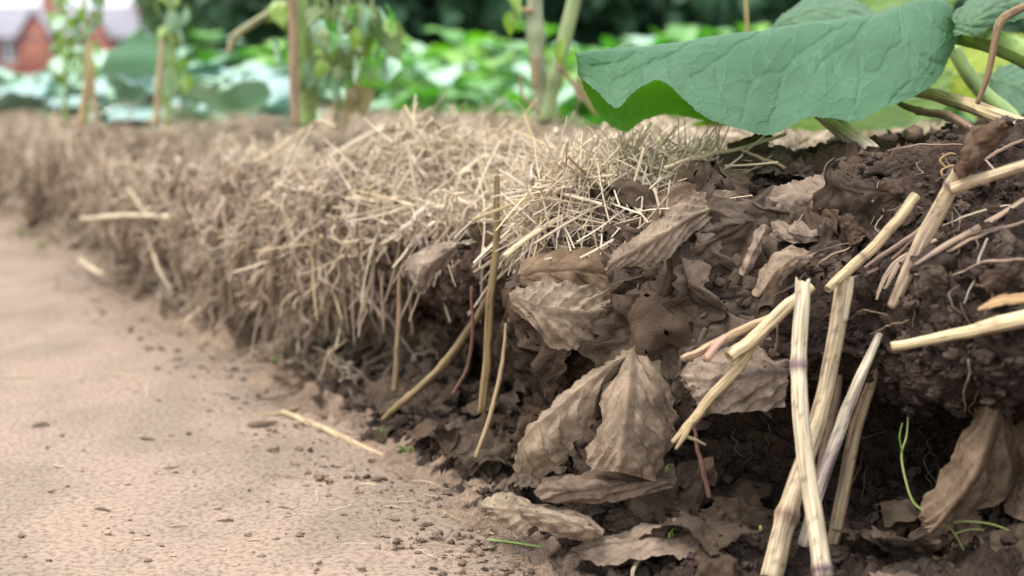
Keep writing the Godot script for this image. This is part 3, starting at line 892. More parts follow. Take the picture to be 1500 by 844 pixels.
func withered_head(root: Node3D, pts: Array, d: float) -> void:
	for k in 7:
		var rows := []
		var dx := rng.randf_range(-16, 16)
		for i in pts.size():
			var u: float = pts[i][0] + dx * i / 3.0
			var v: float = pts[i][1] + rng.randf_range(-5, 5) + absf(dx) * 0.3 * i / 3.0
			var w := [5.0, 13.0, 15.0, 4.0][i] * rng.randf_range(0.7, 1.1) as float
			var dd := d - 0.006 + rng.randf_range(-0.008, 0.008)
			rows.append([at_depth(u - w, v - w * 0.5, dd) - root.position, at_depth(u, v, dd - 0.006) - root.position, at_depth(u + w, v + w * 0.5, dd) - root.position])
		put("withered_sepal", sheet(rows, {"long": 16, "wide": 8, "col": Color(0.13, 0.082, 0.055), "crumple": 0.003, "seed": k}), mats.leaf, root)
# ---------------------------------------------------------------- leaves as bent sheets
# rows of control points from stalk to tip; veins run from the middle of each row out to its ends
func sheet(rows: Array, o := {}) -> ArrayMesh:
	var nl := int(int(o.get("long", 30)) * 1.5)
	var nw := int(int(o.get("wide", 18)) * 1.4) / 2 * 2
	var col: Color = o.get("col", Color(0.2, 0.14, 0.1)) * 0.88
	var vein: Color = o.get("vein", Color(col.r * 0.52, col.g * 0.50, col.b * 0.48))
	var pleats: float = o.get("pleats", 0.0)
	var depth: float = o.get("pleat_depth", 0.0)
	var lean: float = o.get("lean", 0.5)
	var crumple: float = o.get("crumple", 0.0015)
	var ragged: float = o.get("ragged", 0.06)
	var seed_ := float(o.get("seed", 0)) * 7.3
	var holes: float = o.get("holes", 0.0)
	var streams := []
	for k in rows[0].size():
		var line := []
		for r in rows: line.append(r[k])
		streams.append(spline(line, nl))
	var grid := []
	for i in nl + 1:
		var across := []
		for st in streams: across.append(st[i])
		var x0 := 1.0 + ragged * n_mid.get_noise_2d(i * 7.0 / nl + seed_, 3.1) * 1.3 + ragged * 0.35 * n_fine.get_noise_2d(i * 16.0 / nl + seed_, 8.0)
		var x1 := 1.0 + ragged * n_mid.get_noise_2d(i * 7.0 / nl + seed_, 23.1) * 1.3 + ragged * 0.35 * n_fine.get_noise_2d(i * 16.0 / nl + seed_, 18.0)
		var line := []
		var k := across.size() - 1
		for j in nw + 1:
			var y := float(j) / nw * 2.0 - 1.0
			y *= x0 if y < 0 else x1
			var f := (y * 0.5 + 0.5) * k
			var q := clampi(int(f), 0, k - 1)
			var x := f - q
			var b: Vector3 = across[q]
			var c: Vector3 = across[q + 1]
			var a: Vector3 = across[q - 1] if q > 0 else b * 2.0 - c
			var d: Vector3 = across[q + 2] if q + 2 <= k else c * 2.0 - b
			if x < 0.0 or x > 1.0: line.append(b.lerp(c, x))
			else: line.append(b.cubic_interpolate(c, a, d, x))
		grid.append(line)
	var g := Geo.new()
	var gone := PackedByteArray()
	var scale: float = (grid[nl][nw / 2] - grid[0][nw / 2]).length()
	for i in nl + 1:
		for j in nw + 1:
			var p: Vector3 = grid[i][j]
			var du: Vector3 = grid[mini(i + 1, nl)][j] - grid[maxi(i - 1, 0)][j]
			var dv: Vector3 = grid[i][mini(j + 1, nw)] - grid[i][maxi(j - 1, 0)]
			var nrm := du.cross(dv)
			nrm = nrm.normalized() if nrm.length_squared() > 1e-18 else Vector3.UP
			var y := float(j) / nw * 2.0 - 1.0
			var f := float(i) / nl
			var shift := 0.0
			var tint := 0.0
			if pleats > 0.0:
				var ph := (f - absf(y) * lean) * pleats + seed_ + 0.16 * n_mid.get_noise_2d(f * 5.0, y * 3.0 + seed_)
				var w := absf(fposmod(ph, 1.0) - 0.5) * 2.0       # 1 on a vein, 0 between two
				shift += depth * (w - 0.5 + 0.35 * smoothstep(0.86, 1.0, w)) * smoothstep(0.0, 0.25, absf(y))
				tint = smoothstep(0.86, 0.98, w) * 0.9
				var m := smoothstep(0.16, 0.03, absf(y))
				shift += depth * 0.8 * m
				tint = maxf(tint, smoothstep(0.10, 0.03, absf(y)))
			var qs := p / maxf(scale, 0.001)
			shift += crumple * (n_big.get_noise_3d(qs.x * 3.2 + seed_, qs.y * 3.2, qs.z * 3.2) * 1.9 + 0.16 * n_clod.get_noise_3d(qs.x * 14.0, qs.y * 16.0 + seed_, qs.z * 16.0))
			p += nrm * shift
			var tone := 0.98 + 0.40 * n_mid.get_noise_3d(qs.x * 4.0, qs.y * 4.0 + seed_, qs.z * 4.0) + 0.18 * n_fine.get_noise_2d(f * 30.0 + seed_, y * 22.0)
			var cc := col.lerp(vein, tint)
			g.add(p, Vector2(y * 0.5 + 0.5, f), Color(cc.r * tone, cc.g * tone, cc.b * tone))
			gone.append(1 if holes > 0.0 and n_mid.get_noise_2d(f * 6.0 + seed_ * 1.7, y * 3.5) > 0.52 - holes else 0)
	for i in nl:
		for j in nw:
			var a := i * (nw + 1) + j
			if gone[a] and gone[a + nw + 2]: continue
			g.quad(a, a + 1, a + nw + 2, a + nw + 1)
	return g.mesh()

# a dead leaf whose rows are given as [u, v, depth] for one edge, the rib and the other edge
func dead_leaf(label: String, rows: Array, o := {}) -> Node3D:
	var pts := []
	var base := Vector3(0, 9, 0)
	for r in rows:
		var line := []
		for q in r:
			var p := at_depth(q[0], q[1], q[2])
			line.append(p)
			if p.y < base.y: base = p
		pts.append(line)
	var root := thing("dead_leaf", base, label, "dead leaf", o.get("group", ""))
	var rib := []
	for line in pts:
		for k in line.size(): line[k] -= base
		rib.append(line[line.size() / 2])
	put("blade", sheet(pts, o), mats.leaf, root)
	if o.get("rib", 0.0) > 0.0:
		var g := Geo.new()
		var w: float = o.rib
		tube(g, spline(rib, 20), [w, w * 0.7, w * 0.35], 7, Color(0.16, 0.115, 0.078))
		put("midrib", g.mesh(), mats.stalk, root)
	return root

func build_dead_leaves() -> void:
	var dry := Color(0.315, 0.240, 0.175)
	var brown := Color(0.230, 0.168, 0.124)
	var deep := Color(0.165, 0.118, 0.086)
	var grey := Color(0.285, 0.215, 0.165)
	dead_leaf("pointed dry leaf with raised side veins thrust out of the bed face", [
		[[1086, 284, 1.17], [1090, 300, 1.165], [1084, 318, 1.165]], [[1046, 278, 1.15], [1046, 306, 1.135], [1046, 338, 1.135]], [[1006, 290, 1.13], [1008, 322, 1.11], [1006, 350, 1.105]],
		[[976, 312, 1.115], [972, 345, 1.09], [976, 380, 1.09]], [[934, 348, 1.10], [934, 368, 1.08], [940, 388, 1.085]], [[906, 366, 1.085], [908, 380, 1.07], [912, 390, 1.075]], [[887, 394, 1.065], [887, 396, 1.065], [889, 398, 1.065]]],
		{"col": dry, "long": 60, "wide": 30, "pleats": 9.0, "pleat_depth": 0.0035, "crumple": 0.002, "ragged": 0.10, "lean": 0.28, "seed": 1, "rib": 0.0014})
	dead_leaf("broad tan leaf with slanting ribs curling up beside the ochre stem", [
		[[945, 428, 1.19], [935, 455, 1.17], [930, 480, 1.165]], [[900, 424, 1.175], [895, 458, 1.14], [895, 486, 1.14]], [[850, 415, 1.165], [850, 462, 1.12], [856, 508, 1.12]],
		[[806, 412, 1.16], [808, 455, 1.11], [815, 512, 1.11]], [[776, 418, 1.155], [776, 448, 1.11], [783, 480, 1.105]], [[744, 432, 1.14], [748, 440, 1.115], [752, 452, 1.12]]],
		{"col": dry, "long": 56, "wide": 32, "pleats": 7.0, "pleat_depth": 0.004, "crumple": 0.0025, "ragged": 0.10, "lean": -0.25, "seed": 3, "holes": 0.03})
	dead_leaf("drooping dry leaf with a clear midrib hanging before the dark hollow", [
		[[902, 524, 1.105], [930, 508, 1.10], [958, 512, 1.11]], [[884, 570, 1.07], [926, 552, 1.055], [984, 556, 1.085]], [[878, 622, 1.045], [920, 604, 1.03], [992, 606, 1.07]],
		[[860, 666, 1.03], [913, 652, 1.015], [986, 654, 1.055]], [[866, 690, 1.025], [908, 692, 1.01], [960, 706, 1.04]]],
		{"col": Color(0.30, 0.225, 0.162), "long": 60, "wide": 44, "pleats": 6.0, "pleat_depth": 0.003, "crumple": 0.0022, "ragged": 0.07, "lean": 0.45, "seed": 5, "rib": 0.0013})
	dead_leaf("long dry leaf folded over like a gutter and drooping toward the path", [
		[[955, 506, 1.12], [938, 508, 1.10], [915, 524, 1.09], [895, 536, 1.10]], [[885, 536, 1.11], [866, 550, 1.07], [868, 575, 1.055], [882, 596, 1.075]], [[824, 580, 1.10], [808, 596, 1.05], [824, 618, 1.035], [862, 628, 1.055]],
		[[786, 622, 1.085], [772, 634, 1.04], [786, 656, 1.02], [832, 664, 1.04]], [[764, 670, 1.06], [757, 682, 1.03], [762, 694, 1.02], [792, 694, 1.035]]],
		{"col": Color(0.325, 0.245, 0.175), "long": 56, "wide": 40, "pleats": 6.0, "pleat_depth": 0.003, "crumple": 0.002, "ragged": 0.06, "lean": 0.3, "seed": 8})
	dead_leaf("dark leaf slab lying under the drooping leaf at the mouth of the hollow", [
		[[985, 684, 1.08], [992, 700, 1.05], [986, 716, 1.04]], [[930, 690, 1.06], [930, 712, 1.03], [930, 728, 1.03]], [[868, 690, 1.04], [864, 716, 1.01], [868, 738, 1.015]], [[812, 700, 1.03], [808, 718, 1.01], [812, 736, 1.01]], [[786, 716, 1.02], [786, 724, 1.015], [790, 734, 1.01]]],
		{"col": brown, "long": 40, "wide": 22, "pleats": 3.0, "pleat_depth": 0.003, "crumple": 0.004, "seed": 11})
	dead_leaf("curled holed leaf lying on the path edge under the gutter-shaped leaf", [
		[[884, 776, 1.01], [882, 786, 0.995], [872, 796, 1.0]], [[850, 752, 1.015], [846, 772, 0.975], [850, 794, 0.985]], [[806, 740, 1.025], [800, 756, 0.985], [804, 782, 0.985]], [[764, 736, 1.035], [758, 746, 1.01], [764, 764, 1.01]]],
		{"col": dry, "long": 44, "wide": 26, "pleats": 4.0, "pleat_depth": 0.001, "crumple": 0.0016, "holes": 0.10, "ragged": 0.10, "seed": 14})
	dead_leaf("small flat dry leaf with a torn notch on the path edge", [
		[[776, 732, 1.06], [784, 752, 1.03], [782, 772, 1.02]], [[744, 722, 1.08], [748, 750, 1.05], [752, 778, 1.045]], [[716, 726, 1.09], [716, 744, 1.07], [722, 764, 1.07]], [[702, 738, 1.09], [704, 744, 1.085], [708, 752, 1.085]]],
		{"col": Color(0.33, 0.255, 0.185), "long": 36, "wide": 24, "pleats": 4.0, "pleat_depth": 0.001, "crumple": 0.0015, "holes": 0.08, "ragged": 0.10, "seed": 17})
	dead_leaf("flat dusty leaf pressed into the earth at the foot of the bed", [
		[[1045, 768, 1.02], [1042, 784, 0.995], [1020, 808, 0.97]], [[990, 764, 1.03], [985, 788, 0.99], [986, 816, 0.965]], [[922, 774, 1.025], [920, 798, 0.99], [930, 824, 0.97]], [[868, 788, 1.02], [866, 806, 0.995], [884, 830, 0.98]], [[836, 800, 1.01], [840, 806, 1.005], [852, 816, 1.0]]],
		{"col": grey, "long": 46, "wide": 28, "pleats": 4.0, "pleat_depth": 0.002, "crumple": 0.003, "ragged": 0.12, "seed": 20})
	dead_leaf("large dull brown leaf curling beside the green weed in the hollow", [
		[[1478, 512, 1.0], [1500, 500, 0.985], [1545, 505, 1.0]], [[1440, 568, 0.985], [1480, 552, 0.965], [1545, 560, 0.985]], [[1412, 632, 0.97], [1458, 620, 0.945], [1530, 640, 0.975]], [[1380, 690, 0.955], [1432, 690, 0.93], [1500, 700, 0.965]], [[1350, 742, 0.95], [1380, 762, 0.93], [1440, 748, 0.95]], [[1352, 768, 0.945], [1362, 776, 0.935], [1385, 772, 0.94]]],
		{"col": Color(0.25, 0.175, 0.12), "long": 64, "wide": 40, "pleats": 6.0, "pleat_depth": 0.0035, "crumple": 0.003, "ragged": 0.06, "lean": 0.4, "seed": 23, "rib": 0.0014})
	dead_leaf("crumpled brown leaf folded behind the large dull one by the hollow", [
		[[1500, 560, 0.99], [1540, 580, 0.97], [1580, 600, 0.98]], [[1478, 640, 0.985], [1510, 650, 0.95], [1560, 660, 0.97]], [[1482, 700, 0.975], [1520, 710, 0.94], [1560, 720, 0.96]], [[1470, 750, 0.96], [1505, 765, 0.93], [1550, 760, 0.95]]],
		{"col": brown, "long": 40, "wide": 26, "pleats": 4.0, "pleat_depth": 0.003, "crumple": 0.004, "seed": 26})
	dead_leaf("grey leaf stuck flat on the lip above the hollow, lower edge torn", [
		[[1150, 500, 1.06], [1156, 545, 1.03], [1150, 596, 1.02]], [[1106, 496, 1.055], [1108, 550, 1.015], [1104, 602, 1.005]], [[1060, 508, 1.05], [1056, 558, 1.005], [1060, 606, 0.995]], [[1022, 520, 1.05], [1016, 556, 1.01], [1030, 598, 1.0]], [[1004, 534, 1.05], [1004, 552, 1.03], [1010, 572, 1.02]]],
		{"col": grey, "long": 46, "wide": 34, "pleats": 5.0, "pleat_depth": 0.002, "crumple": 0.003, "ragged": 0.08, "holes": 0.03, "seed": 29})
	dead_leaf("stiff curled leaf with a rolled edge slanting down below the crumpled cluster", [
		[[1160, 360, 1.085], [1188, 368, 1.075], [1208, 372, 1.085]], [[1130, 376, 1.07], [1156, 384, 1.05], [1180, 388, 1.065]], [[1114, 400, 1.055], [1134, 404, 1.035], [1156, 402, 1.05]], [[1102, 432, 1.04], [1112, 434, 1.03], [1124, 432, 1.04]]],
		{"col": Color(0.27, 0.195, 0.14), "long": 36, "wide": 20, "pleats": 3.0, "pleat_depth": 0.0015, "crumple": 0.002, "seed": 32})
	dead_leaf("narrow rolled leaf strip hanging at the shaded crumpled cluster", [
		[[1116, 328, 1.10], [1122, 332, 1.085], [1128, 338, 1.09]], [[1096, 360, 1.09], [1106, 364, 1.07], [1114, 370, 1.08]], [[1084, 402, 1.08], [1088, 404, 1.07], [1094, 404, 1.075]]],
		{"col": grey, "long": 26, "wide": 12, "crumple": 0.002, "seed": 35})
	dead_leaf("pleated pale brown leaf crowning the crumpled cluster on the shoulder", [
		[[1186, 286, 1.17], [1186, 306, 1.14], [1190, 328, 1.13]], [[1212, 290, 1.16], [1214, 308, 1.13], [1216, 336, 1.12]], [[1240, 276, 1.165], [1242, 302, 1.13], [1244, 330, 1.12]], [[1266, 268, 1.17], [1264, 292, 1.14], [1258, 318, 1.13]]],
		{"col": Color(0.29, 0.21, 0.15), "long": 44, "wide": 30, "pleats": 6.0, "pleat_depth": 0.0025, "lean": 0.1, "crumple": 0.002, "ragged": 0.12, "seed": 38})
	dead_leaf("folded leaf below the pleated one in the crumpled cluster", [
		[[1118, 318, 1.15], [1130, 332, 1.12], [1128, 350, 1.11]], [[1160, 318, 1.14], [1168, 338, 1.10], [1166, 356, 1.10]], [[1212, 324, 1.13], [1216, 340, 1.10], [1214, 352, 1.10]], [[1262, 322, 1.13], [1264, 332, 1.11], [1258, 342, 1.11]]],
		{"col": grey, "long": 40, "wide": 22, "pleats": 4.0, "pleat_depth": 0.003, "lean": 0.2, "crumple": 0.0025, "ragged": 0.12, "seed": 41})
	dead_leaf("dusty lobe of leaf mounded at the top of the crumpled cluster", [
		[[1110, 296, 1.17], [1118, 306, 1.14], [1116, 324, 1.13]], [[1146, 272, 1.18], [1150, 290, 1.14], [1152, 316, 1.13]], [[1184, 262, 1.19], [1188, 282, 1.15], [1188, 304, 1.14]], [[1216, 258, 1.20], [1218, 272, 1.17], [1214, 290, 1.16]]],
		{"col": Color(0.26, 0.195, 0.15), "long": 36, "wide": 22, "crumple": 0.003, "ragged": 0.12, "seed": 44})
	dead_leaf("wide brown leaf with dark veins lying flat behind the pointed leaf", [
		[[1112, 262, 1.24], [1106, 280, 1.21], [1088, 296, 1.19]], [[1066, 242, 1.25], [1054, 272, 1.205], [1046, 300, 1.185]], [[1010, 242, 1.24], [1000, 280, 1.195], [1000, 318, 1.175]], [[978, 266, 1.23], [970, 300, 1.19], [964, 336, 1.175]], [[952, 310, 1.21], [944, 330, 1.19], [940, 348, 1.18]]],
		{"col": Color(0.225, 0.155, 0.11), "long": 50, "wide": 32, "pleats": 5.0, "pleat_depth": 0.0022, "crumple": 0.004, "seed": 47})
	dead_leaf("wide rusty brown leaf pressed against the face above the broad tan leaf", [
		[[760, 382, 1.20], [762, 404, 1.185], [764, 424, 1.18]], [[812, 366, 1.20], [816, 396, 1.175], [816, 428, 1.17]], [[868, 364, 1.195], [872, 398, 1.175], [872, 436, 1.17]], [[930, 380, 1.19], [932, 410, 1.175], [930, 440, 1.17]], [[972, 400, 1.19], [970, 424, 1.18], [966, 446, 1.18]]],
		{"col": Color(0.20, 0.135, 0.088), "long": 50, "wide": 30, "pleats": 6.0, "pleat_depth": 0.0015, "lean": 0.2, "crumple": 0.003, "ragged": 0.1, "seed": 50})
	dead_leaf("small grey leaf dangling under the straw edge before the undercut", [
		[[662, 352, 1.34], [668, 360, 1.335], [670, 372, 1.34]], [[630, 360, 1.335], [644, 378, 1.325], [652, 392, 1.335]], [[596, 378, 1.335], [618, 394, 1.32], [636, 404, 1.33]], [[600, 404, 1.33], [612, 412, 1.32], [628, 418, 1.33]], [[606, 424, 1.33], [612, 430, 1.325], [622, 432, 1.33]]],
		{"col": Color(0.32, 0.25, 0.19), "long": 30, "wide": 18, "pleats": 3.0, "pleat_depth": 0.001, "crumple": 0.0015, "seed": 53})
	dead_leaf("dusty leaf folded over the earth at the frame of the hollow's floor", [
		[[1430, 800, 0.95], [1428, 822, 0.925], [1434, 850, 0.91]], [[1466, 782, 0.955], [1470, 812, 0.925], [1474, 850, 0.90]], [[1510, 776, 0.955], [1516, 806, 0.92], [1520, 850, 0.90]], [[1560, 780, 0.95], [1560, 806, 0.92], [1560, 850, 0.90]]],
		{"col": grey, "long": 36, "wide": 24, "pleats": 3.0, "pleat_depth": 0.002, "crumple": 0.004, "seed": 56})
	dead_leaf("flat dusty leaf lying on the floor of the hollow behind the stalks", [
		[[1272, 836, 0.935], [1274, 842, 0.925], [1280, 850, 0.915]], [[1320, 822, 0.945], [1324, 836, 0.925], [1330, 852, 0.91]], [[1370, 818, 0.95], [1372, 834, 0.925], [1376, 852, 0.91]], [[1420, 826, 0.94], [1424, 838, 0.925], [1426, 852, 0.91]]],
		{"col": grey, "long": 30, "wide": 18, "crumple": 0.003, "seed": 59})
	dead_leaf("small square pale grey scrap of leaf on the crumpled shoulder", [
		[[864, 296, 1.235], [872, 297, 1.234], [882, 298, 1.235]], [[867, 304, 1.232], [876, 304, 1.231], [888, 303, 1.232]], [[869, 312, 1.23], [880, 311, 1.229], [892, 309, 1.23]]],
		{"col": Color(0.36, 0.32, 0.28), "long": 8, "wide": 8, "crumple": 0.0004, "ragged": 0.03, "seed": 70})
	# matted leaves of the face and the foot, each laid on the surface where the photograph shows one
	var shapes := []
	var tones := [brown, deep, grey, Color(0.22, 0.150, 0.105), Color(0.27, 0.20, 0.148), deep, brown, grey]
	for k in 16:
		var rows := []
		var bend := rng.randf_range(-0.75, 0.15)
		var cup := rng.randf_range(-0.40, 0.12)
		var slim := rng.randf_range(0.55, 1.45)
		var side := rng.randf_range(-0.2, 0.2)
		for i in 6:
			var f := i / 5.0
			var w: float = [0.10, 0.34, 0.42, 0.36, 0.22, 0.02][i] * rng.randf_range(0.65, 1.3) * slim
			if k % 4 == 3: w = maxf(w, 0.2)
			var mid := Vector3(side * sin(f * PI), f - 0.5, bend * (f - 0.5) * (f - 0.5) + 0.05 * sin(f * 9.0 + k))
			var line := []
			for j in 5:
				var y := j / 2.0 - 1.0
				line.append(mid + Vector3(y * w * (1.0 - 0.25 * absf(y) * absf(cup) * 3.0), 0.05 * absf(y), cup * y * y * (0.6 + 0.6 * f) + rng.randf_range(-0.05, 0.05)))
			rows.append(line)
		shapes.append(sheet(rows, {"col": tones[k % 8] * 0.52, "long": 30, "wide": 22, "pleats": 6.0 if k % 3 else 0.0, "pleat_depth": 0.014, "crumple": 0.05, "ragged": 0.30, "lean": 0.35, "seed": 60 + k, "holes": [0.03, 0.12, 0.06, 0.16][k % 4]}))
	var zones := [[[700, 330, 1010, 520], 28, 0.07, 0.15], [[940, 300, 1160, 520], 20, 0.06, 0.14], [[760, 270, 990, 350], 16, 0.04, 0.08], [[500, 540, 760, 700], 26, 0.05, 0.09], [[700, 620, 1080, 800], 26, 0.04, 0.09], [[850, 760, 1500, 844], 20, 0.035, 0.07], [[540, 380, 720, 560], 14, 0.05, 0.09], [[990, 225, 1150, 270], 7, 0.05, 0.08], [[960, 520, 1010, 660], 6, 0.05, 0.08], [[1240, 250, 1500, 500], 14, 0.02, 0.04], [[1085, 265, 1240, 420], 9, 0.045, 0.08]]
	var where := ["matted into the shaded bed face", "matted into the shaded bed face", "crumpled along the shoulder under the straw", "lying at the bed's foot under the straw edge", "lying at the bed's foot under the large drooping leaf", "pressed into the earth on the floor of the hollow", "wedged in the undercut below the hanging straw", "tucked under the large green leaf", "matted into the shaded bed face", "broken small on the dark bare soil", "heaped in the crumpled cluster on the shoulder"]
	var hues := ["brown", "dark brown", "grey brown", "rusty brown", "tan", "near black brown", "ribbed brown", "dusty grey"]
	for z in zones.size():
		var r: Array = zones[z][0]
		var n: int = zones[z][1]
		for k in n:
			var u := rng.randf_range(r[0], r[2])
			var v := rng.randf_range(r[1], r[3])
			var p := surf(u, v)
			if (p - CORNER).dot(INTO) < 0.012: continue
			var nrm := surface_normal(u, v)
			if p.y < 0.05: nrm = nrm.lerp(Vector3.UP, 0.6).normalized()
			var loose := 0.5 if z in [3, 4, 5, 9] else 0.28
			var face := (nrm + Vector3(rng.randf_range(-1, 1), rng.randf_range(-0.6, 1), rng.randf_range(-1, 1)) * loose).normalized()
			var dir := (Vector3.DOWN * 0.8 + Vector3(rng.randf_range(-1, 0.6), rng.randf_range(-0.5, 0.5), rng.randf_range(-0.6, 0.6)))
			var y := (dir - face * dir.dot(face)).normalized()
			var size := rng.randf_range(zones[z][2], zones[z][3])
			var pickd := rng.randi_range(0, 15)
			var o := put("dead_leaf", shapes[pickd], mats.leaf)
			o.transform = Transform3D(Basis(y.cross(face), y, face).scaled(Vector3.ONE * size), p + nrm * (rng.randf_range(-0.003, 0.006) if z < 2 or z == 10 else rng.randf_range(0.003, 0.012)))
			tag(o, "crumpled " + hues[pickd % 8] + " dead leaf " + where[z], "dead leaf", "dead leaves " + where[z])

func surface_normal(u: float, v: float) -> Vector3:
	var a := surf(u - 12, v); var b := surf(u + 12, v)
	var c := surf(u, v - 12); var d := surf(u, v + 12)
	var n := (d - c).cross(b - a).normalized()
	if n.dot(ray(u, v)) > 0.0: n = -n
	return n
# ---------------------------------------------------------------- the squash plant on the crown of the bed
const LEAF_VEINS := [
	[1319, 10, 1320, 36, 1323, 60, 1331, 86, 1337, 118, 1345, 138], [1331, 86, 1350, 98, 1368, 110], [1290, 14, 1271, 32, 1249, 60, 1217, 80, 1193, 107, 1180, 128], [1249, 60, 1259, 82, 1262, 108, 1254, 150, 1262, 176],
	[1240, 34, 1222, 46, 1194, 64, 1169, 80, 1148, 104, 1113, 110, 1100, 122], [1177, 76, 1182, 108, 1177, 150, 1166, 178], [1148, 104, 1141, 140, 1128, 184], [1115, 46, 1078, 68, 1047, 92, 1015, 112], [1047, 92, 1056, 130, 1074, 172],
	[1015, 60, 979, 82, 933, 98, 893, 122], [933, 98, 940, 118], [979, 82, 985, 110, 1004, 140], [1262, 108, 1290, 102, 1312, 118, 1322, 142], [1321, 62, 1352, 82, 1384, 96], [1323, 60, 1300, 76, 1290, 102], [1217, 80, 1222, 106, 1238, 120], [1100, 122, 1094, 150, 1086, 180],
	[1350, 8, 1362, 30, 1384, 48], [1337, 118, 1318, 130, 1306, 150], [940, 76, 905, 92, 868, 98]]

func vein_near(q: Vector2) -> float:
	var best := 1e9
	for l in LEAF_VEINS:
		for k in range(0, l.size() - 2, 2):
			var c := Geometry2D.get_closest_point_to_segment(q, Vector2(l[k], l[k + 1]), Vector2(l[k + 2], l[k + 3]))
			best = minf(best, c.distance_squared_to(q) + 0.3 * float(k))
	return sqrt(best)

# fine green sheet from rows of points; groove > 0 sinks the main veins into it
func green_sheet(rows: Array, nl: int, nw: int, blade: Color, o := {}) -> ArrayMesh:
	var streams := []
	for k in rows[0].size():
		var line := []
		for r in rows: line.append(r[k])
		streams.append(spline(line, nl))
	var grid := []
	for i in nl + 1:
		var across := []
		for st in streams: across.append(st[i])
		grid.append(spline(across, nw))
	var g := Geo.new()
	var groove: float = o.get("groove", 0.0)
	var vein: Color = o.get("vein", Color(0.30, 0.42, 0.22))
	var seed_ := float(o.get("seed", 0)) * 3.7
	var size: float = o.get("size", 0.3)
	for i in nl + 1:
		for j in nw + 1:
			var p: Vector3 = grid[i][j]
			var du: Vector3 = grid[mini(i + 1, nl)][j] - grid[maxi(i - 1, 0)][j]
			var dv: Vector3 = grid[i][mini(j + 1, nw)] - grid[i][maxi(j - 1, 0)]
			var nrm := dv.cross(du).normalized()
			if o.get("flip", false): nrm = -nrm
			var cc := blade
			var sh := 0.0
			if groove > 0.0 and j <= nw * 0.55:
				var px := to_pixel(p + o.origin)
				var wob := 4.0 * n_mid.get_noise_2d(px.x * 0.03, px.y * 0.03)
				var d := vein_near(Vector2(px.x + wob, px.y + 4.0 * n_mid.get_noise_2d(px.x * 0.03 + 50.0, px.y * 0.03)))
				sh -= groove * exp(-d * d / 4.0) - groove * 0.45 * (1.0 - exp(-d * d / 150.0))
				cc = cc.lerp(vein, 0.22 * exp(-d * d / 1.5))
			elif o.has("ribs"):
				var y := float(j) / nw * 2.0 - 1.0
				var ph := fposmod((float(i) / nl - absf(y) * 0.45) * float(o.ribs), 1.0)
				var w := absf(ph - 0.5) * 2.0
				sh -= size * 0.012 * pow(w, 4.0) + size * 0.02 * smoothstep(0.10, 0.0, absf(y))
				cc = cc.lerp(vein, 0.8 * maxf(smoothstep(0.07, 0.02, absf(y)), 0.4 * smoothstep(0.85, 1.0, w)))
			var k := p / size
			sh += size * (float(o.get("lumps", 0.016)) * n_mid.get_noise_3d(k.x * 4.0 + seed_, k.y * 4.0, k.z * 4.0) + float(o.get("lumps", 0.016)) * 0.3 * n_clod.get_noise_3d(k.x * 12.0, k.y * 12.0 + seed_, k.z * 12.0))
			var edge := 1.0 - absf(float(j) / nw * 2.0 - 1.0)
			if edge < 0.001 or i == 0 or i == nl:
				p += (Vector3(rng.randf(), rng.randf(), rng.randf()) - Vector3.ONE * 0.5) * size * float(o.get("ragged", 0.012))
			var tone := 1.0 + 0.22 * n_mid.get_noise_3d(k.x * 3.0 + seed_, k.y * 3.0, k.z * 3.0)
			g.add(p + nrm * sh, Vector2(float(i) / nl, float(j) / nw * 0.5) * float(o.get("uv", 1.0)), Color(cc.r * tone, cc.g * tone, cc.b * tone))
	for i in nl:
		for j in nw:
			var a := i * (nw + 1) + j
			if o.get("flip", false): g.quad(a, a + nw + 1, a + nw + 2, a + 1)
			else: g.quad(a, a + 1, a + nw + 2, a + nw + 1)
	return g.mesh()

func pixel_rows(cols: Array, origin: Vector3) -> Array:
	var rows := []
	for c in cols:
		var line := []
		for q in c: line.append(at_depth(q[0], q[1], q[2]) - origin)
		rows.append(line)
	return rows

func plain_tube(root: Node3D, called: String, pts: Array, d: Array, wide: Array, mat: Material, col: Color, o := {}) -> void:
	var q := o.duplicate()
	q["depths"] = d
	side_shoot(root, called, pts, wide, mat, col, q)

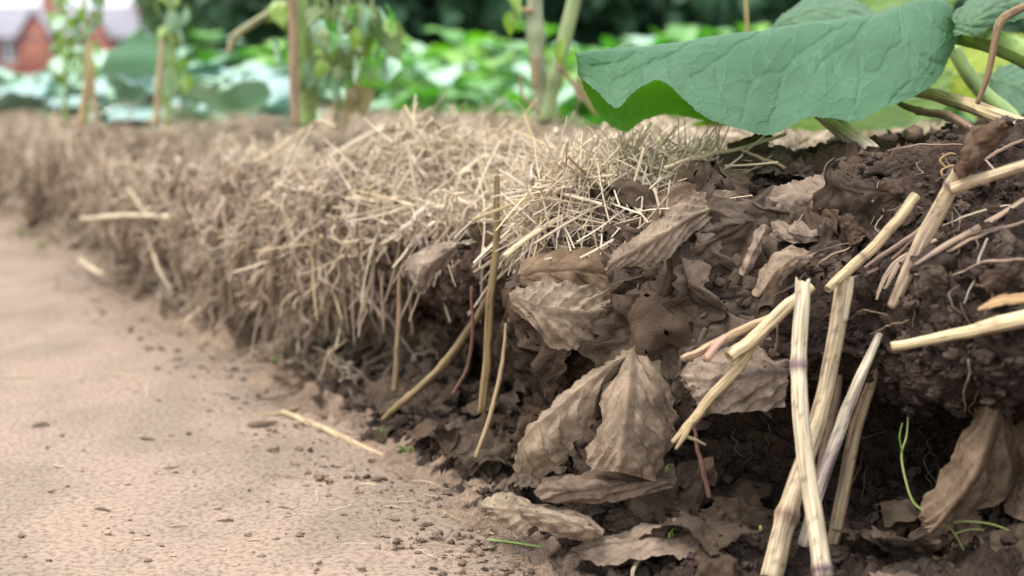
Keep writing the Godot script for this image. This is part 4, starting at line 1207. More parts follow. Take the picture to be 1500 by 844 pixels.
func build_squash() -> void:
	var at := bed(0.02, 0.62, 0.33)
	var root := thing("squash_plant", at, "squash plant with a huge blue green leaf folded over the bed's shoulder", "squash plant")
	var blade := Color(0.088, 0.225, 0.108)
	# near half, ridge, far half of the big leaf: columns from the drooping tip to the leaf base
	var big := [
		[[849, 112, 1.235], [846, 96, 1.235], [843, 79, 1.24], [847, 98, 1.27], [856, 132, 1.285]],
		[[876, 136, 1.215], [884, 108, 1.235], [888, 75, 1.26], [882, 110, 1.30], [878, 170, 1.31]],
		[[904, 159, 1.20], [916, 118, 1.225], [933, 70, 1.27], [926, 116, 1.315], [914, 193, 1.325]],
		[[930, 135, 1.205], [952, 100, 1.235], [978, 64, 1.28], [968, 118, 1.33], [944, 175, 1.335]],
		[[966, 119, 1.205], [992, 92, 1.24], [1024, 57, 1.29], [1010, 118, 1.34], [984, 168, 1.345]],
		[[1000, 146, 1.195], [1030, 104, 1.24], [1066, 51, 1.30], [1050, 120, 1.355], [1030, 176, 1.36]],
		[[1030, 172, 1.185], [1066, 118, 1.235], [1110, 45, 1.31], [1096, 120, 1.37], [1080, 176, 1.38]],
		[[1078, 189, 1.185], [1108, 130, 1.235], [1148, 40, 1.32], [1140, 120, 1.385], [1130, 176, 1.395]],
		[[1128, 198, 1.195], [1150, 136, 1.24], [1186, 35, 1.33], [1185, 110, 1.40], [1180, 165, 1.41]],
		[[1176, 174, 1.205], [1195, 122, 1.25], [1222, 30, 1.34], [1226, 100, 1.41], [1222, 150, 1.42]],
		[[1216, 173, 1.215], [1228, 116, 1.26], [1255, 25, 1.345], [1262, 86, 1.415], [1262, 136, 1.43]],
		[[1252, 178, 1.22], [1264, 112, 1.265], [1290, 19, 1.35], [1300, 70, 1.42], [1300, 120, 1.44]],
		[[1298, 158, 1.235], [1306, 100, 1.275], [1320, 10, 1.35], [1330, 50, 1.42], [1334, 100, 1.44]],
		[[1342, 140, 1.255], [1344, 84, 1.285], [1342, 5, 1.345], [1354, 30, 1.41], [1360, 80, 1.43]],
		[[1374, 116, 1.28], [1372, 66, 1.30], [1366, 3, 1.34], [1374, 22, 1.39], [1384, 56, 1.41]],
		[[1392, 80, 1.31], [1390, 48, 1.32], [1385, 8, 1.335], [1392, 20, 1.36], [1398, 36, 1.38]],
		[[1402, 54, 1.33], [1401, 40, 1.333], [1396, 18, 1.336], [1400, 24, 1.35], [1402, 32, 1.36]]]
	var o := put("leaf", green_sheet(pixel_rows(big, at), 280, 144, blade, {"groove": 0.0019, "flip": true, "lumps": 0.006, "origin": at, "size": 0.32, "ragged": 0.004, "uv": 1.0, "vein": Color(0.36, 0.48, 0.33)}), mats.squash_leaf, root)
	o.set_meta("label", "huge folded blue green leaf with sunken net of veins and a wavy drooping edge")
	# other leaves of the plant
	var back := [
		[[[1128, 40, 1.56], [1126, 42, 1.55], [1132, 44, 1.54]], [[1160, 12, 1.57], [1166, 26, 1.54], [1170, 50, 1.52]], [[1196, -14, 1.60], [1204, 14, 1.55], [1210, 44, 1.52]], [[1236, -10, 1.62], [1246, 18, 1.57], [1250, 44, 1.54]], [[1282, 16, 1.64], [1288, 28, 1.60], [1290, 44, 1.57]]],
		[[[1392, 22, 1.33], [1398, 34, 1.31], [1394, 48, 1.30]], [[1424, -4, 1.36], [1430, 24, 1.30], [1426, 50, 1.285]], [[1462, -26, 1.40], [1466, 6, 1.33], [1464, 36, 1.31]], [[1500, -40, 1.44], [1506, -10, 1.38], [1508, 24, 1.35]], [[1560, -40, 1.46], [1560, -16, 1.43], [1560, 10, 1.40]]],
		[[[1380, 130, 1.85], [1376, 110, 1.84], [1384, 76, 1.86]], [[1420, 170, 1.82], [1424, 110, 1.84], [1430, 56, 1.90]], [[1468, 176, 1.82], [1470, 110, 1.85], [1474, 50, 1.92]], [[1520, 150, 1.86], [1520, 100, 1.90], [1516, 52, 1.96]]],
		[[[1446, 126, 1.62], [1450, 116, 1.62], [1462, 100, 1.64]], [[1474, 150, 1.58], [1482, 124, 1.60], [1490, 92, 1.64]], [[1510, 190, 1.56], [1520, 140, 1.60], [1530, 88, 1.66]], [[1580, 200, 1.60], [1585, 150, 1.64], [1590, 100, 1.70]]],
		[[[1230, 30, 2.1], [1236, 20, 2.1], [1240, 4, 2.1]], [[1280, 50, 2.05], [1290, 14, 2.1], [1296, -20, 2.15]], [[1330, 50, 2.05], [1345, 4, 2.1], [1352, -30, 2.15]], [[1390, 40, 2.1], [1400, 0, 2.15], [1410, -30, 2.2]]],
		[[[1010, 182, 1.62], [1024, 176, 1.60], [1030, 164, 1.62]], [[1180, 190, 1.60], [1190, 160, 1.62], [1196, 120, 1.66]], [[1300, 190, 1.60], [1310, 150, 1.64], [1316, 90, 1.70]], [[1380, 170, 1.64], [1390, 140, 1.68], [1396, 100, 1.72]]]]
	for k in back.size():
		var cc: Color = [Color(0.135, 0.265, 0.15), Color(0.11, 0.235, 0.11), Color(0.36, 0.44, 0.04), Color(0.13, 0.26, 0.15), Color(0.17, 0.30, 0.06), Color(0.18, 0.30, 0.05)][k]
		put("leaf", green_sheet(pixel_rows(back[k], at), 50, 26, cc, {"ribs": 5.0, "size": 0.2, "seed": k + 2, "uv": 0.6}), mats.squash_leaf, root)
	var green := Color(0.20, 0.30, 0.075)
	plain_tube(root, "main_stem", [[1384, 46], [1420, 52], [1460, 62], [1510, 84], [1560, 120]], [1.40, 1.34, 1.30], [30, 33, 34, 36], mats.green_stem, green, {"ridge": 0.07, "sides": 16, "steps": 30, "seed": 2})
	plain_tube(root, "leaf_stalk", [[1396, 70], [1416, 106], [1442, 138], [1480, 170], [1500, 200]], [1.45, 1.44, 1.40], [20, 21, 22, 22], mats.green_stem, Color(0.24, 0.34, 0.12), {"ridge": 0.07, "sides": 14, "steps": 30, "seed": 4})
	plain_tube(root, "leaf_stalk", [[1390, 30], [1395, 42], [1400, 52]], [1.37, 1.36], [16, 18, 20], mats.green_stem, green, {"seed": 5})
	plain_tube(root, "leaf_stalk", [[1452, 20], [1452, 40], [1450, 60]], [1.32, 1.31], [8, 10, 12], mats.green_stem, green, {"seed": 5})
	plain_tube(root, "withered_stalk", [[1520, 2], [1484, 18], [1466, 32], [1458, 60], [1448, 108], [1432, 152]], [1.27, 1.25, 1.24, 1.235], [12, 13, 13, 10, 9, 7], mats.stalk, Color(0.22, 0.145, 0.075), {"ridge": 0.06, "steps": 36, "seed": 7})
	plain_tube(root, "leaf_stalk", [[1360, 130], [1345, 110], [1330, 90]], [1.42, 1.42], [10, 11, 10], mats.green_stem, green, {"seed": 9})
	var cane := thing("garden_cane", at_depth(1094, 60, 1.6), "thin dry cane standing behind the huge folded leaf", "cane")
	plain_tube(cane, "stem", [[1095, 120], [1094, 40], [1091, -40]], [1.6, 1.6], [7, 7, 6], mats.stalk, Color(0.42, 0.36, 0.16), {"seed": 1})

# ---------------------------------------------------------------- tomatoes, crops, hedge, house
var crop_leaves := []

func build_crop_shapes() -> void:
	for k in 6:
		var rows := []
		var droop := rng.randf_range(0.25, 0.75)
		var cup := rng.randf_range(-0.25, 0.3)
		for i in 6:
			var f := i / 5.0
			var w: float = [0.08, 0.36, 0.46, 0.42, 0.26, 0.02][i] * rng.randf_range(0.9, 1.1)
			var mid := Vector3(0, -droop * f * f + 0.12 * f, f)
			var line := []
			for j in 5:
				var y := j / 2.0 - 1.0
				line.append(mid + Vector3(y * w, cup * y * y * w * 1.6 + rng.randf_range(-0.05, 0.05), -0.06 * absf(y)))
			rows.append(line)
		crop_leaves.append(green_sheet(rows, 18, 12, Color.WHITE, {"ribs": 5.0, "size": 1.0, "seed": k, "vein": Color(1.25, 1.2, 1.2), "ragged": 0.04}))

func crop_plant(called: String, at: Vector3, tall: float, size: float, n: int, kinds: Array, label: String, category: String, group: String) -> void:
	var root := thing(called, at, label, category, group)
	for k in n:
		var az := TAU * (k * 0.382 + rng.randf_range(-0.06, 0.06))
		var f := (k + 0.5) / n
		var h := tall * lerpf(0.3, 1.0, f)
		var out := Vector3(sin(az), 0, cos(az))
		var tip := out * size * lerpf(0.55, 0.10, f) + Vector3(0, h, 0)
		var g := Geo.new()
		tube(g, spline([Vector3(0, -0.02, 0), out * size * 0.12 + Vector3(0, h * 0.6, 0), tip], 8), [0.009, 0.007, 0.004], 6, Color(0.22, 0.32, 0.12))
		put("leaf_stalk", g.mesh(), mats.green_stem, root)
		var leaf := put("leaf", crop_leaves[rng.randi_range(0, 5)], mats[kinds[rng.randi_range(0, kinds.size() - 1)]], root)
		var b := Basis(Vector3.UP, az).rotated(out.cross(Vector3.UP).normalized(), lerpf(-0.05, 0.75, f * rng.randf()))
		leaf.transform = Transform3D(b.scaled(Vector3.ONE * size * rng.randf_range(0.75, 1.15)), tip)

func build_crops() -> void:
	build_crop_shapes()
	# bluish cabbages on the bed's far end
	for q in [[40, 6.3, 0.20, 0.36], [-60, 7.2, 0.22, 0.38], [100, 5.6, 0.18, 0.32], [170, 4.7, 0.16, 0.29], [275, 3.5, 0.15, 0.23], [350, 3.2, 0.11, 0.20], [405, 3.35, 0.11, 0.20], [150, 6.6, 0.13, 0.30], [290, 4.3, 0.20, 0.26], [20, 8.2, 0.10, 0.36], [380, 4.4, 0.20, 0.24], [235, 5.6, 0.20, 0.30], [90, 8.6, 0.12, 0.34]]:
		var p := at_height(q[0], 140, 0.27)
		p = at_depth(q[0], 160, q[1])
		p.y = 0.19
		crop_plant("cabbage_plant", p, q[2], q[3], 10, ["crop_blue", "crop_blue", "crop_pale", "crop_blue", "crop_pale"], "pale blue green cabbage growing on the straw bed's far end", "cabbage", "cabbages on the far end of the bed")
	# bright green beans on the next plot
	var rows := [[4.7, 0.36], [5.3, 0.46], [6.1, 0.53], [7.0, 0.58]]
	for r in rows.size():
		for k in 13:
			var u := 250.0 + k * 66.0 + r * 21.0 + rng.randf_range(-14, 14)
			var d: float = rows[r][0] + rng.randf_range(-0.2, 0.2)
			var p := at_depth(u, 150, d)
			p.y = 0.0
			if (p - CORNER).dot(INTO) < 1.4: continue
			crop_plant("bean_plant", p, float(rows[r][1]) * rng.randf_range(0.9, 1.12), 0.18, 13, ["crop_green", "crop_bright", "crop_green", "crop_pale"], "bright green leafy bean plant in the plot behind the bed", "bean plant", "bean plants in the next plot")
	for k in 6:
		var p := at_depth(1180 + k * 75, 150, rng.randf_range(3.6, 4.6))
		p.y = 0.0
		crop_plant("bean_plant", p, 0.48, 0.24, 9, ["crop_bright", "crop_green"], "bright green leafy plant growing behind the squash stems", "bean plant", "leafy plants behind the squash")

func droopy(root: Node3D, u: float, v: float, d: float, size: float, kind: String, turn: float, roll := 0.0) -> void:
	var leaf := put("leaf", crop_leaves[rng.randi_range(0, 5)], mats[kind], root)
	var b := Basis.from_euler(Vector3(rng.randf_range(0.5, 1.5), turn, roll + rng.randf_range(-0.6, 0.6))) * Basis.from_scale(Vector3(rng.randf_range(0.5, 0.95), 1, 1))
	leaf.transform = Transform3D(b.scaled(Vector3.ONE * size), at_depth(u, v, d) - root.position)

func build_tomatoes() -> void:
	var g1 := Color(0.26, 0.29, 0.17)
	var a := thing("tomato_plant", surf(797, 176), "tomato plant with two stout bare stems parting from one base", "tomato plant")
	plain_tube(a, "main_stem", [[797, 182], [790, 120], [785, 60], [783, 0], [782, -120]], [2.05], [24, 24, 23, 22], mats.green_stem, g1, {"ridge": 0.04, "steps": 24, "nodes": [0.55], "node_width": 0.05})
	plain_tube(a, "main_stem", [[799, 178], [810, 130], [822, 80], [834, 30], [870, -110]], [2.04], [20, 22, 21, 19], mats.green_stem, Color(0.24, 0.30, 0.13), {"ridge": 0.04, "steps": 24, "nodes": [0.32], "node_width": 0.04})
	plain_tube(a, "pruned_stub", [[785, 130], [784, 105], [783, 84]], [2.02], [8, 9, 9], mats.stalk, Color(0.34, 0.24, 0.14))
	plain_tube(a, "dry_shoot", [[819, 98], [832, 112], [842, 128], [850, 150]], [2.02], [8, 6, 5], mats.stalk, Color(0.36, 0.22, 0.17))
	plain_tube(a, "dry_shoot", [[780, 16], [766, 15], [752, 14]], [2.04], [10, 7, 6], mats.stalk, Color(0.38, 0.26, 0.15))
	plain_tube(a, "dry_shoot", [[792, 166], [775, 150], [765, 140], [763, 110]], [2.02], [6, 5, 4], mats.stalk, Color(0.33, 0.22, 0.15))
	droopy(a, 736, -8, 2.03, 0.045, "crop_lime", 1.4)
	droopy(a, 746, 18, 2.03, 0.035, "crop_lime", 0.4)
	droopy(a, 826, 60, 2.0, 0.04, "crop_lime", -1.2)
	droopy(a, 838, 66, 2.0, 0.04, "crop_bright", 1.2)
	droopy(a, 858, 104, 2.1, 0.07, "crop_withered", 0.4)
	var b := thing("tomato_plant", surf(445, 180), "tomato plant with thick green stem tied beside a brown cane", "tomato plant")
	plain_tube(b, "main_stem", [[452, 186], [452, 130], [446, 70], [440, 10], [436, -110]], [2.32], [24, 26, 26, 25], mats.green_stem, Color(0.21, 0.29, 0.085), {"ridge": 0.08, "steps": 24, "nodes": [0.28], "node_width": 0.04})
	plain_tube(b, "side_stem", [[458, 60], [462, 20], [466, -60]], [2.34], [13, 13, 12], mats.green_stem, Color(0.20, 0.29, 0.08), {"ridge": 0.05})
	plain_tube(b, "side_stem", [[420, 4], [390, 22], [352, 46], [340, 60], [334, 78]], [2.3], [11, 11, 11, 9, 7], mats.green_stem, Color(0.30, 0.29, 0.15), {"nodes": [0.62], "node_width": 0.08})
	for q in [[404, 2, 0.05, "crop_lime", 0.5], [480, 60, 0.06, "crop_lime", 0.2], [470, 84, 0.07, "crop_dull", 1.0], [505, 20, 0.06, "crop_pale", -0.8], [528, 10, 0.08, "crop_pale", 0.9], [545, 30, 0.09, "crop_dull", 1.3], [515, 46, 0.07, "crop_dull", 0.3], [555, 12, 0.07, "crop_pale", 1.6], [572, 28, 0.045, "crop_lime", 0.2], [486, 76, 0.05, "crop_dull", -0.4], [398, 60, 0.05, "crop_pale", 2.0], [425, 90, 0.05, "crop_dull", 2.2]]:
		droopy(b, q[0], q[1], 2.28, q[2], q[3], q[4])
	for k in 46:
		var f := rng.randf()
		droopy(b, 505 + rng.randfn() * 34, 8 + 110 * f * f, 2.28 + rng.randf_range(-0.08, 0.08), rng.randf_range(0.025, 0.055), ["crop_pale", "crop_lime", "crop_dull", "crop_pale", "crop_green"][k % 5], rng.randf() * TAU)
	for k in 8:
		var u := 500 + rng.randfn() * 30
		plain_tube(b, "side_stem", [[u, 120], [u + rng.randf_range(-14, 14), 60], [u + rng.randf_range(-26, 26), -20]], [2.28], [3, 4, 3], mats.green_stem, Color(0.24, 0.28, 0.12))
	plain_tube(b, "side_stem", [[497, 186], [496, 130], [502, 70], [508, 20], [510, -30]], [2.26], [6, 7, 7, 6], mats.green_stem, Color(0.24, 0.27, 0.10))
	plain_tube(b, "side_stem", [[522, 150], [520, 100], [524, 60], [530, 10]], [2.27], [12, 14, 10, 7], mats.green_stem, Color(0.27, 0.30, 0.11))
	for q in [[512, 130, 0.05], [490, 150, 0.045], [522, 128, 0.05], [500, 160, 0.04]]:
		droopy(b, q[0], q[1], 2.24, q[2], "crop_withered", rng.randf() * 3.0)
	var canes := [[[433, 186], [430, 90], [428, -60], 2.2, 13, "brown cane standing beside the tied tomato stem", Color(0.34, 0.235, 0.155)], [[117, 184], [126, 130], [133, 62], 3.0, 10, "tan cane leaning against its twin at the far end of the bed", Color(0.50, 0.37, 0.20)], [[141, 178], [135, 120], [131, 66], 3.0, 8, "tan cane crossing its twin at the far end of the bed", Color(0.46, 0.35, 0.19)], [[228, 184], [233, 120], [237, 58], 2.8, 9, "short tan cane beside a thin green stem", Color(0.46, 0.34, 0.20)]]
	for c in canes:
		var q := thing("garden_cane", at_depth(c[0][0], c[0][1], c[3]), c[5], "cane")
		plain_tube(q, "stem", [c[0], c[1], c[2]], [c[3]], [c[4], c[4], float(c[4]) * 0.8], mats.stalk, c[6], {"ridge": 0.04, "nodes": [0.45]})
	for q in [[244, 186, 250, 2, 2.9], [128, 182, 122, -10, 3.1], [96, 180, 88, 10, 3.6]]:
		var p := thing("tomato_plant", at_depth(q[0], q[1], q[4]), "slim young tomato plant with sparse pale leaves by the tan canes", "tomato plant", "young tomato plants by the canes")
		plain_tube(p, "main_stem", [[q[0], q[1]], [(q[0] + q[2]) * 0.5 + 3, (q[1] + q[3]) * 0.5], [q[2], q[3]], [q[2] + 2, q[3] - 50]], [q[4]], [7, 7, 5], mats.green_stem, Color(0.26, 0.33, 0.10))
		for k in 26:
			var f := rng.randf_range(0.3, 1.15)
			droopy(p, lerpf(q[0], q[2], f) + rng.randf_range(-22, 22), lerpf(q[1], q[3], f), q[4] + rng.randf_range(-0.06, 0.06), rng.randf_range(0.025, 0.05), ["crop_pale", "crop_lime", "crop_dull"][k % 3], rng.randf() * TAU)
	var s := thing("squash_plant", at_depth(215, 170, 3.7), "upright broad green leaf plant standing among the cabbages", "leafy plant")
	for q in [[215, 150, 0.24, 0.2], [200, 150, 0.20, 2.2], [262, 150, 0.18, 1.0]]:
		var leaf := put("leaf", crop_leaves[rng.randi_range(0, 5)], mats.crop_pale, s)
		leaf.transform = Transform3D(Basis.from_euler(Vector3(-1.15, q[3], 0)).scaled(Vector3.ONE * float(q[2])), at_depth(q[0], q[1], 3.7) - s.position)

func bush(called: String, at: Vector3, size: Vector3, n: int, label: String, cols: Array, leaf_size: float, group: String) -> void:
	var root := thing(called, at, label, "bush" if called != "tree" else "tree", group)
	var g := Geo.new()
	tube(g, [Vector3(0, -0.1, 0), Vector3(0.05, size.y * 0.4, 0), Vector3(-0.05, size.y * 0.8, 0.05)], [0.12, 0.09, 0.03], 8, Color(0.12, 0.09, 0.06))
	for k in 5:
		var az := TAU * k / 5.0
		tube(g, [Vector3(0, size.y * 0.25, 0), Vector3(sin(az) * size.x * 0.5, size.y * 0.55, cos(az) * size.z * 0.5), Vector3(sin(az) * size.x * 0.8, size.y * 0.7, cos(az) * size.z * 0.8)], [0.05, 0.03, 0.012], 6, Color(0.12, 0.09, 0.06))
	put("trunk", g.mesh(), mats.stalk, root)
	var clumps := []
	for k in 46:
		var p := Vector3(rng.randf_range(-1, 1), rng.randf_range(-1, 1), rng.randf_range(-1, 1))
		if p.length() > 1.0: p = p.normalized() * rng.randf_range(0.7, 1.0)
		clumps.append([Vector3(p.x * size.x, size.y * 0.5 + p.y * size.y * 0.5, p.z * size.z), rng.randf_range(0.16, 0.34) * size.y * 0.45])
	var xs := []
	var cs := []
	for k in n:
		var c: Array = clumps[rng.randi_range(0, clumps.size() - 1)]
		var dir := Vector3(rng.randfn(), rng.randfn(), rng.randfn()).normalized()
		var p: Vector3 = c[0] + dir * float(c[1]) * pow(rng.randf(), 0.35)
		p.y = maxf(p.y, 0.03)
		var b := Basis.from_euler(Vector3(rng.randf_range(-0.5, 1.2), rng.randf() * TAU, rng.randf_range(-0.6, 0.6)))
		xs.append(Transform3D(b.scaled(Vector3.ONE * leaf_size * rng.randf_range(0.7, 1.4)), p))
		var cc: Color = cols[0].lerp(cols[1], rng.randf())
		cs.append(cc)
	copies("crown", crop_leaves[2], mats.bush_leaf, xs, cs, root).set_meta("kind", "stuff")

func build_far() -> void:
	var dark := [Color(0.022, 0.062, 0.032), Color(0.065, 0.145, 0.075)]
	var mid := [Color(0.030, 0.085, 0.028), Color(0.08, 0.17, 0.06)]
	var spots := [[545, 12.4, 1.2, 3.6], [560, 11.2, 1.3, 3.6], [690, 10.5, 1.2, 3.4], [820, 11.0, 1.3, 3.6], [950, 10.4, 1.2, 3.4], [1080, 11.0, 1.3, 3.5], [1220, 10.5, 1.3, 3.4], [1380, 11.0, 1.3, 3.5], [1540, 10.6, 1.3, 3.4], [610, 14.0, 1.8, 4.4], [860, 14.2, 1.9, 4.4], [1120, 14.0, 1.9, 4.4], [1400, 14.2, 1.9, 4.4]]
	for k in spots.size():
		var q: Array = spots[k]
		var p := at_depth(q[0], 120, q[1])
		p.y = 0.0
		bush("hedge_bush", p, Vector3(q[2], q[3], 0.9), 4200, "dense dark green bush in the hedge behind the plots", dark, 0.13, "bushes of the dark hedge")
	for q in [[385, 22.0, 1.7, 5.6], [285, 30.0, 1.1, 4.4], [330, 26.0, 1.3, 5.4]]:
		var p := at_depth(q[0], 120, q[1])
		p.y = 0.0
		bush("tree", p, Vector3(q[2], q[3], 1.2), 2200, "mid green round tree between the house and the dark hedge", mid, 0.2, "trees beside the house")
	# the house beyond the gardens
	var d := 80.0
	var m := d / FOCAL
	var ox := (70.0 - 750.0) * m
	var house := thing("brick_house", Vector3(ox, 0, -d), "red brick house with steep grey roofs, gables and chimneys", "house")
	block(house, "wall", Vector3(0, 1.35, -3), Vector3(16, 2.7, 6), mats.brick)
	gable_roof(house, "roof", Vector3(0, 2.7, -3), 16.6, 6.8, 1.95, false, mats.slate)
	for q in [[-0.2, 2.2, 4.1], [3.3, 2.0, 3.9], [-3.4, 2.1, 4.0]]:
		var w: float = q[1]
		var face := Geo.new()
		var z := 0.35
		for e in [[-w * 0.5, 0.0], [w * 0.5, 0.0], [w * 0.5, 2.3], [0.0, q[2]], [-w * 0.5, 2.3]]:
			face.add(Vector3(float(q[0]) + float(e[0]), e[1], z), Vector2.ZERO, Color.WHITE)
			face.add(Vector3(float(q[0]) + float(e[0]), e[1], z - 2.6), Vector2.ZERO, Color.WHITE)
		for k in 5:
			var n := (k + 1) % 5
			face.quad(k * 2, n * 2, n * 2 + 1, k * 2 + 1)
		face.tri(0, 4, 2); face.tri(0, 6, 4); face.tri(0, 8, 6)
		put("gable_wall", face.mesh(), mats.brick, house)
		gable_roof(house, "gable_roof", Vector3(q[0], 2.3, z - 1.3), w + 0.5, 2.9, float(q[2]) - 2.1, true, mats.slate)
	for q in [[-1.85, 1.9], [1.6, 1.5], [-5.2, 1.7]]:
		var win := block(house, "window", Vector3(q[0], q[1], 0.06), Vector3(1.05, 1.25, 0.1), mats.white_paint)
		for sx in [-0.25, 0.25]:
			block(win, "pane", Vector3(sx, 0, 0.06), Vector3(0.38, 1.0, 0.03), mats.pane)
	for q in [[-0.2, 4.9, 0.8], [5.3, 4.8, 0.8]]:
		var ch := block(house, "chimney", Vector3(q[0], q[1], -2.6), Vector3(q[2], 2.0, 0.7), mats.brick)
		block(ch, "chimney_cap", Vector3(0, 1.06, 0), Vector3(float(q[2]) + 0.15, 0.12, 0.85), mats.white_paint)

func block(root: Node3D, called: String, at: Vector3, size: Vector3, mat: Material) -> MeshInstance3D:
	var b := BoxMesh.new()
	b.size = size
	var o := put(called, b, mat, root)
	o.position = at
	return o

func gable_roof(root: Node3D, called: String, at: Vector3, wide: float, deep: float, high: float, ridge_in: bool, mat: Material) -> void:
	var g := Geo.new()
	var x := wide * 0.5
	var z := deep * 0.5
	var e := [Vector3(-x, 0, z), Vector3(x, 0, z), Vector3(x, 0, -z), Vector3(-x, 0, -z)]
	for k in 2:
		for p in e: g.add(p + at - Vector3(0, 0.12 * k, 0), Vector2.ZERO, Color.WHITE)
		if ridge_in:
			g.add(at + Vector3(0, high - 0.12 * k, z), Vector2.ZERO, Color.WHITE); g.add(at + Vector3(0, high - 0.12 * k, -z), Vector2.ZERO, Color.WHITE)
		else:
			g.add(at + Vector3(-x, high - 0.12 * k, 0), Vector2.ZERO, Color.WHITE); g.add(at + Vector3(x, high - 0.12 * k, 0), Vector2.ZERO, Color.WHITE)
		var s := k * 6
		if ridge_in:
			g.quad(s, s + 4, s + 5, s + 3); g.quad(s + 1, s + 2, s + 5, s + 4)
		else:
			g.quad(s, s + 4, s + 5, s + 1); g.quad(s + 2, s + 5, s + 4, s + 3)
			g.tri(s, s + 3, s + 4); g.tri(s + 1, s + 5, s + 2)
	var st := SurfaceTool.new()
	st.create_from(g.mesh(), 0)
	st.deindex()
	st.generate_normals()
	put(called, st.commit(), mat, root)

# ---------------------------------------------------------------- grass, weeds, twigs
func build_weeds() -> void:
	var green := Color(0.12, 0.22, 0.035)
	var w := thing("weed", at_depth(1412, 800, 0.93), "thin green weed runner trailing over the hollow's floor", "weed")
	plain_tube(w, "stem", [[1332, 570], [1331, 600], [1328, 640], [1321, 665], [1326, 700], [1340, 738], [1372, 758], [1396, 778], [1412, 806]], [1.02, 1.0, 0.97, 0.94], [2, 3, 3.5, 4, 4, 4, 4, 3, 2], mats.green_stem, Color(0.20, 0.25, 0.06), {"steps": 50, "sides": 7})
	plain_tube(w, "side_shoot", [[1390, 766], [1420, 764], [1460, 770], [1510, 792]], [0.945, 0.93], [4, 4, 3, 2], mats.green_stem, Color(0.26, 0.27, 0.09), {"sides": 7})
	plain_tube(w, "side_shoot", [[1400, 782], [1420, 776], [1442, 776]], [0.94, 0.935], [3, 3, 2], mats.green_stem, Color(0.22, 0.25, 0.06), {"sides": 7})
	plain_tube(w, "side_shoot", [[1322, 664], [1318, 640], [1322, 620]], [0.985], [3, 3, 2], mats.green_stem, green, {"sides": 7})
	var runner := thing("grass_runner", at_height(715, 790, 0), "long green grass runner lying along the path edge", "grass blade")
	plain_tube(runner, "blade", [[714, 790], [760, 796], [800, 803], [840, 818], [866, 820], [892, 812]], [1.098, 1.07, 1.05, 1.045], [4, 5, 6, 7, 6, 3], mats.green_stem, Color(0.20, 0.28, 0.06), {"steps": 30, "sides": 7, "flat": 0.5})
	var tufts := [[494, 552, 1.72, 8, 26, "curved dark green grass tuft at the mouth of the undercut"], [596, 672, 1.345, 12, 22, "small bright grass tuft by the end of the stalk lying on the path"], [560, 640, 1.40, 5, 16, "tiny grass seedling among leaf scraps at the bed's foot"], [690, 688, 1.30, 3, 26, "single broad grass blade beside the thin bent tan stem"], [730, 768, 1.15, 4, 20, "few short grass blades beside the short flattened straw"], [400, 535, 1.80, 6, 16, "faint grass tuft under the fibres by the path"], [30, 350, 3.2, 12, 18, "pale grass tuft at the foot of the bed's far end"], [60, 365, 3.0, 12, 16, "second pale grass tuft at the foot of the far bed"], [318, 415, 1.95, 3, 14, "tiny green shoot in the straw face"], [975, 690, 1.06, 2, 10, "tiny green shoot in the litter of the hollow"], [1112, 776, 1.0, 4, 10, "tiny two-leaved green seedling beside the stalk bundle"], [980, 786, 0.99, 3, 14, "short green blade on the pale limp stem"]]
	for t in tufts:
		var base := at_depth(t[0], t[1], t[2])
		var root := thing("grass_tuft", base, t[5], "grass")
		var n: int = t[3]
		for k in n:
			var long := float(t[4]) * rng.randf_range(0.6, 1.3) / FOCAL * float(t[2])
			var az := rng.randf() * TAU
			var out := Vector3(sin(az), 0, cos(az))
			var g := Geo.new()
			tube(g, spline([Vector3(out.x, 0, out.z) * 0.003, out * long * 0.3 + Vector3(0, long * 0.7, 0), out * long * 0.9 + Vector3(0, long * rng.randf_range(0.3, 0.9), 0)], 8), [0.0010, 0.0012, 0.0003], 5, green.lerp(Color(0.28, 0.30, 0.12), rng.randf()), {"flat": 0.3})
			put("blade", g.mesh(), mats.green_stem, root)
	var bits := [[262, 770, 30, 2, 0.08], [190, 548, 90, 3, 0.5], [88, 682, 34, 4, 0.42], [385, 624, 44, 12, 0.25], [420, 746, 34, 4, 0.12], [215, 640, 30, 6, 0.16], [60, 626, 24, 8, 0.15], [540, 640, 40, 8, 0.12], [600, 600, 30, 9, 0.14], [390, 586, 40, 4, 0.2], [470, 700, 26, 3, 0.2], [375, 790, 28, 4, 0.5], [540, 712, 36, 5, 0.42], [575, 745, 30, 3, 0.5], [150, 752, 30, 5, 0.14], [330, 760, 24, 5, 0.14], [665, 715, 28, 9, 0.13], [690, 742, 36, 12, 0.12], [30, 552, 60, 4, 0.5], [480, 600, 30, 7, 0.12], [250, 690, 22, 4, 0.14], [590, 730, 24, 3, 0.5], [445, 580, 26, 6, 0.13]]
	for k in bits.size():
		var q: Array = bits[k]
		var c := at_height(q[0], q[1], 0.0)
		var long: float = float(q[2]) / FOCAL * -c.z
		var r: float = float(q[3]) * 0.5 / FOCAL * -c.z
		c.y = ground_y(c.x, c.z) + r * 0.5
		var az := rng.randf_range(-0.7, 0.7)
		var dir := Vector3(cos(az), 0, sin(az))
		var o := thing("twig", c, "pale scrap of dry stem lying on the trodden path" if q[4] > 0.3 else "dark bit of bark or twig lying on the trodden path", "twig", "pale scraps on the path" if q[4] > 0.3 else "dark twigs on the path")
		var g := Geo.new()
		var cc := Color(0.13, 0.085, 0.055) if q[4] < 0.3 else Color(0.52, 0.40, 0.28)
		tube(g, spline([-dir * long * 0.5, Vector3(rng.randf_range(-1, 1) * r, r * 0.3, rng.randf_range(-1, 1) * r * 2.0), dir * long * 0.5], 8), [r * 0.5, r, r * 0.9, r * 0.4], 7, cc, {"flat": 0.5, "ridge": 0.12, "seed": k})
		put("stem", g.mesh(), mats.stalk, o)
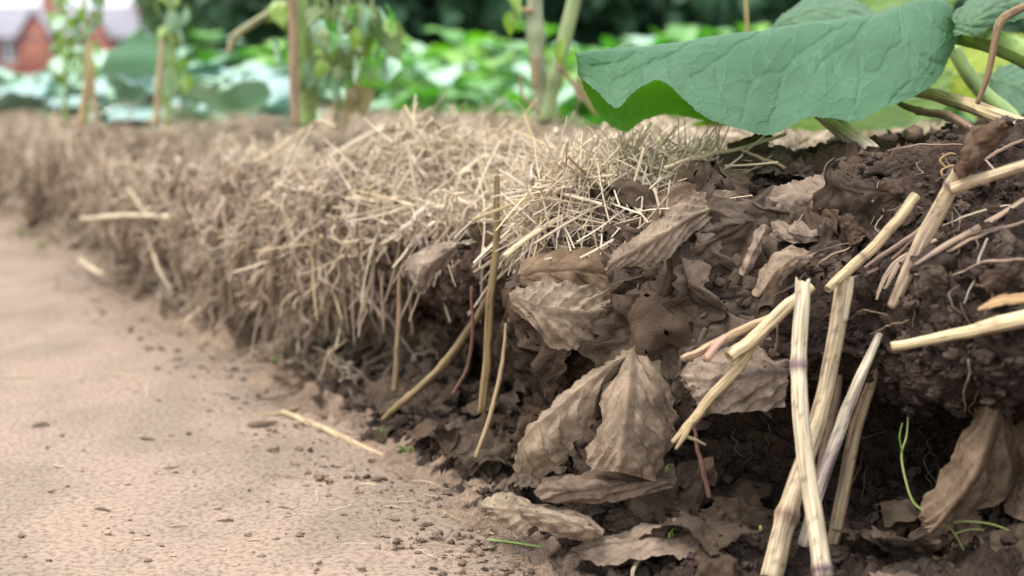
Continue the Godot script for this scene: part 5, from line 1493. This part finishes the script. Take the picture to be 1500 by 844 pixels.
func _ready() -> void:
	rng.seed = 20240
	n_big.seed = 3; n_big.frequency = 1.0; n_big.fractal_octaves = 3
	n_mid.seed = 11; n_mid.frequency = 1.0; n_mid.fractal_octaves = 3
	n_clod.seed = 21; n_clod.frequency = 1.0; n_clod.fractal_octaves = 2
	n_fine.seed = 31; n_fine.frequency = 1.0; n_fine.fractal_octaves = 2
	# camera
	var cam := Camera3D.new()
	cam.name = "camera"
	add_child(cam)
	cam.position = Vector3(0, EYE, 0)
	cam.rotation = Vector3(-PITCH, 0, 0)
	var lens := CameraAttributesPhysical.new()
	lens.frustum_focal_length = 56.9
	lens.frustum_focus_distance = 1.13
	lens.exposure_aperture = 5.0
	cam.attributes = lens
	cam.fov = 23.83
	cam.near = 0.05
	cam.far = 400.0
	cam.current = true
	# bright overcast sky, and the sun behind the cloud, high to the side of the path
	var env := Environment.new()
	env.background_mode = Environment.BG_SKY
	var sky := Sky.new()
	var sm := ProceduralSkyMaterial.new()
	sm.sky_top_color = lin(0.90, 0.95, 1.0)
	sm.sky_horizon_color = lin(0.44, 0.455, 0.475)
	sm.sky_curve = 0.5
	sm.ground_bottom_color = lin(0.12, 0.10, 0.08)
	sm.ground_horizon_color = lin(0.2, 0.2, 0.18)
	sm.sun_angle_max = 1.0
	sm.sky_energy_multiplier = 1.25
	sky.sky_material = sm
	env.sky = sky
	env.tonemap_mode = Environment.TONE_MAPPER_LINEAR
	env.tonemap_exposure = 2.0
	env.sdfgi_enabled = true
	env.ssao_enabled = true
	env.ssil_enabled = true
	var we := WorldEnvironment.new()
	we.name = "environment"
	we.environment = env
	add_child(we)
	var sun := DirectionalLight3D.new()
	sun.name = "sun"
	add_child(sun)
	sun.look_at_from_position(Vector3(-3.0, 6.0, 1.2), Vector3.ZERO)
	sun.light_energy = 0.5
	sun.light_angular_distance = 14.0
	sun.light_color = Color(1.0, 0.97, 0.92)
	sun.shadow_enabled = true
	build_materials()
	build_ground()
	build_bed()
	build_depth_map()
	print("bed ", Time.get_ticks_msec())
	build_straw()
	print("straw ", Time.get_ticks_msec())
	build_clods()
	print("clods ", Time.get_ticks_msec())
	build_dead_leaves()
	print("leaves ", Time.get_ticks_msec())
	build_stalks()
	print("stalks ", Time.get_ticks_msec())
	build_squash()
	build_crops()
	build_tomatoes()
	build_far()
	build_weeds()
	print("plants ", Time.get_ticks_msec())
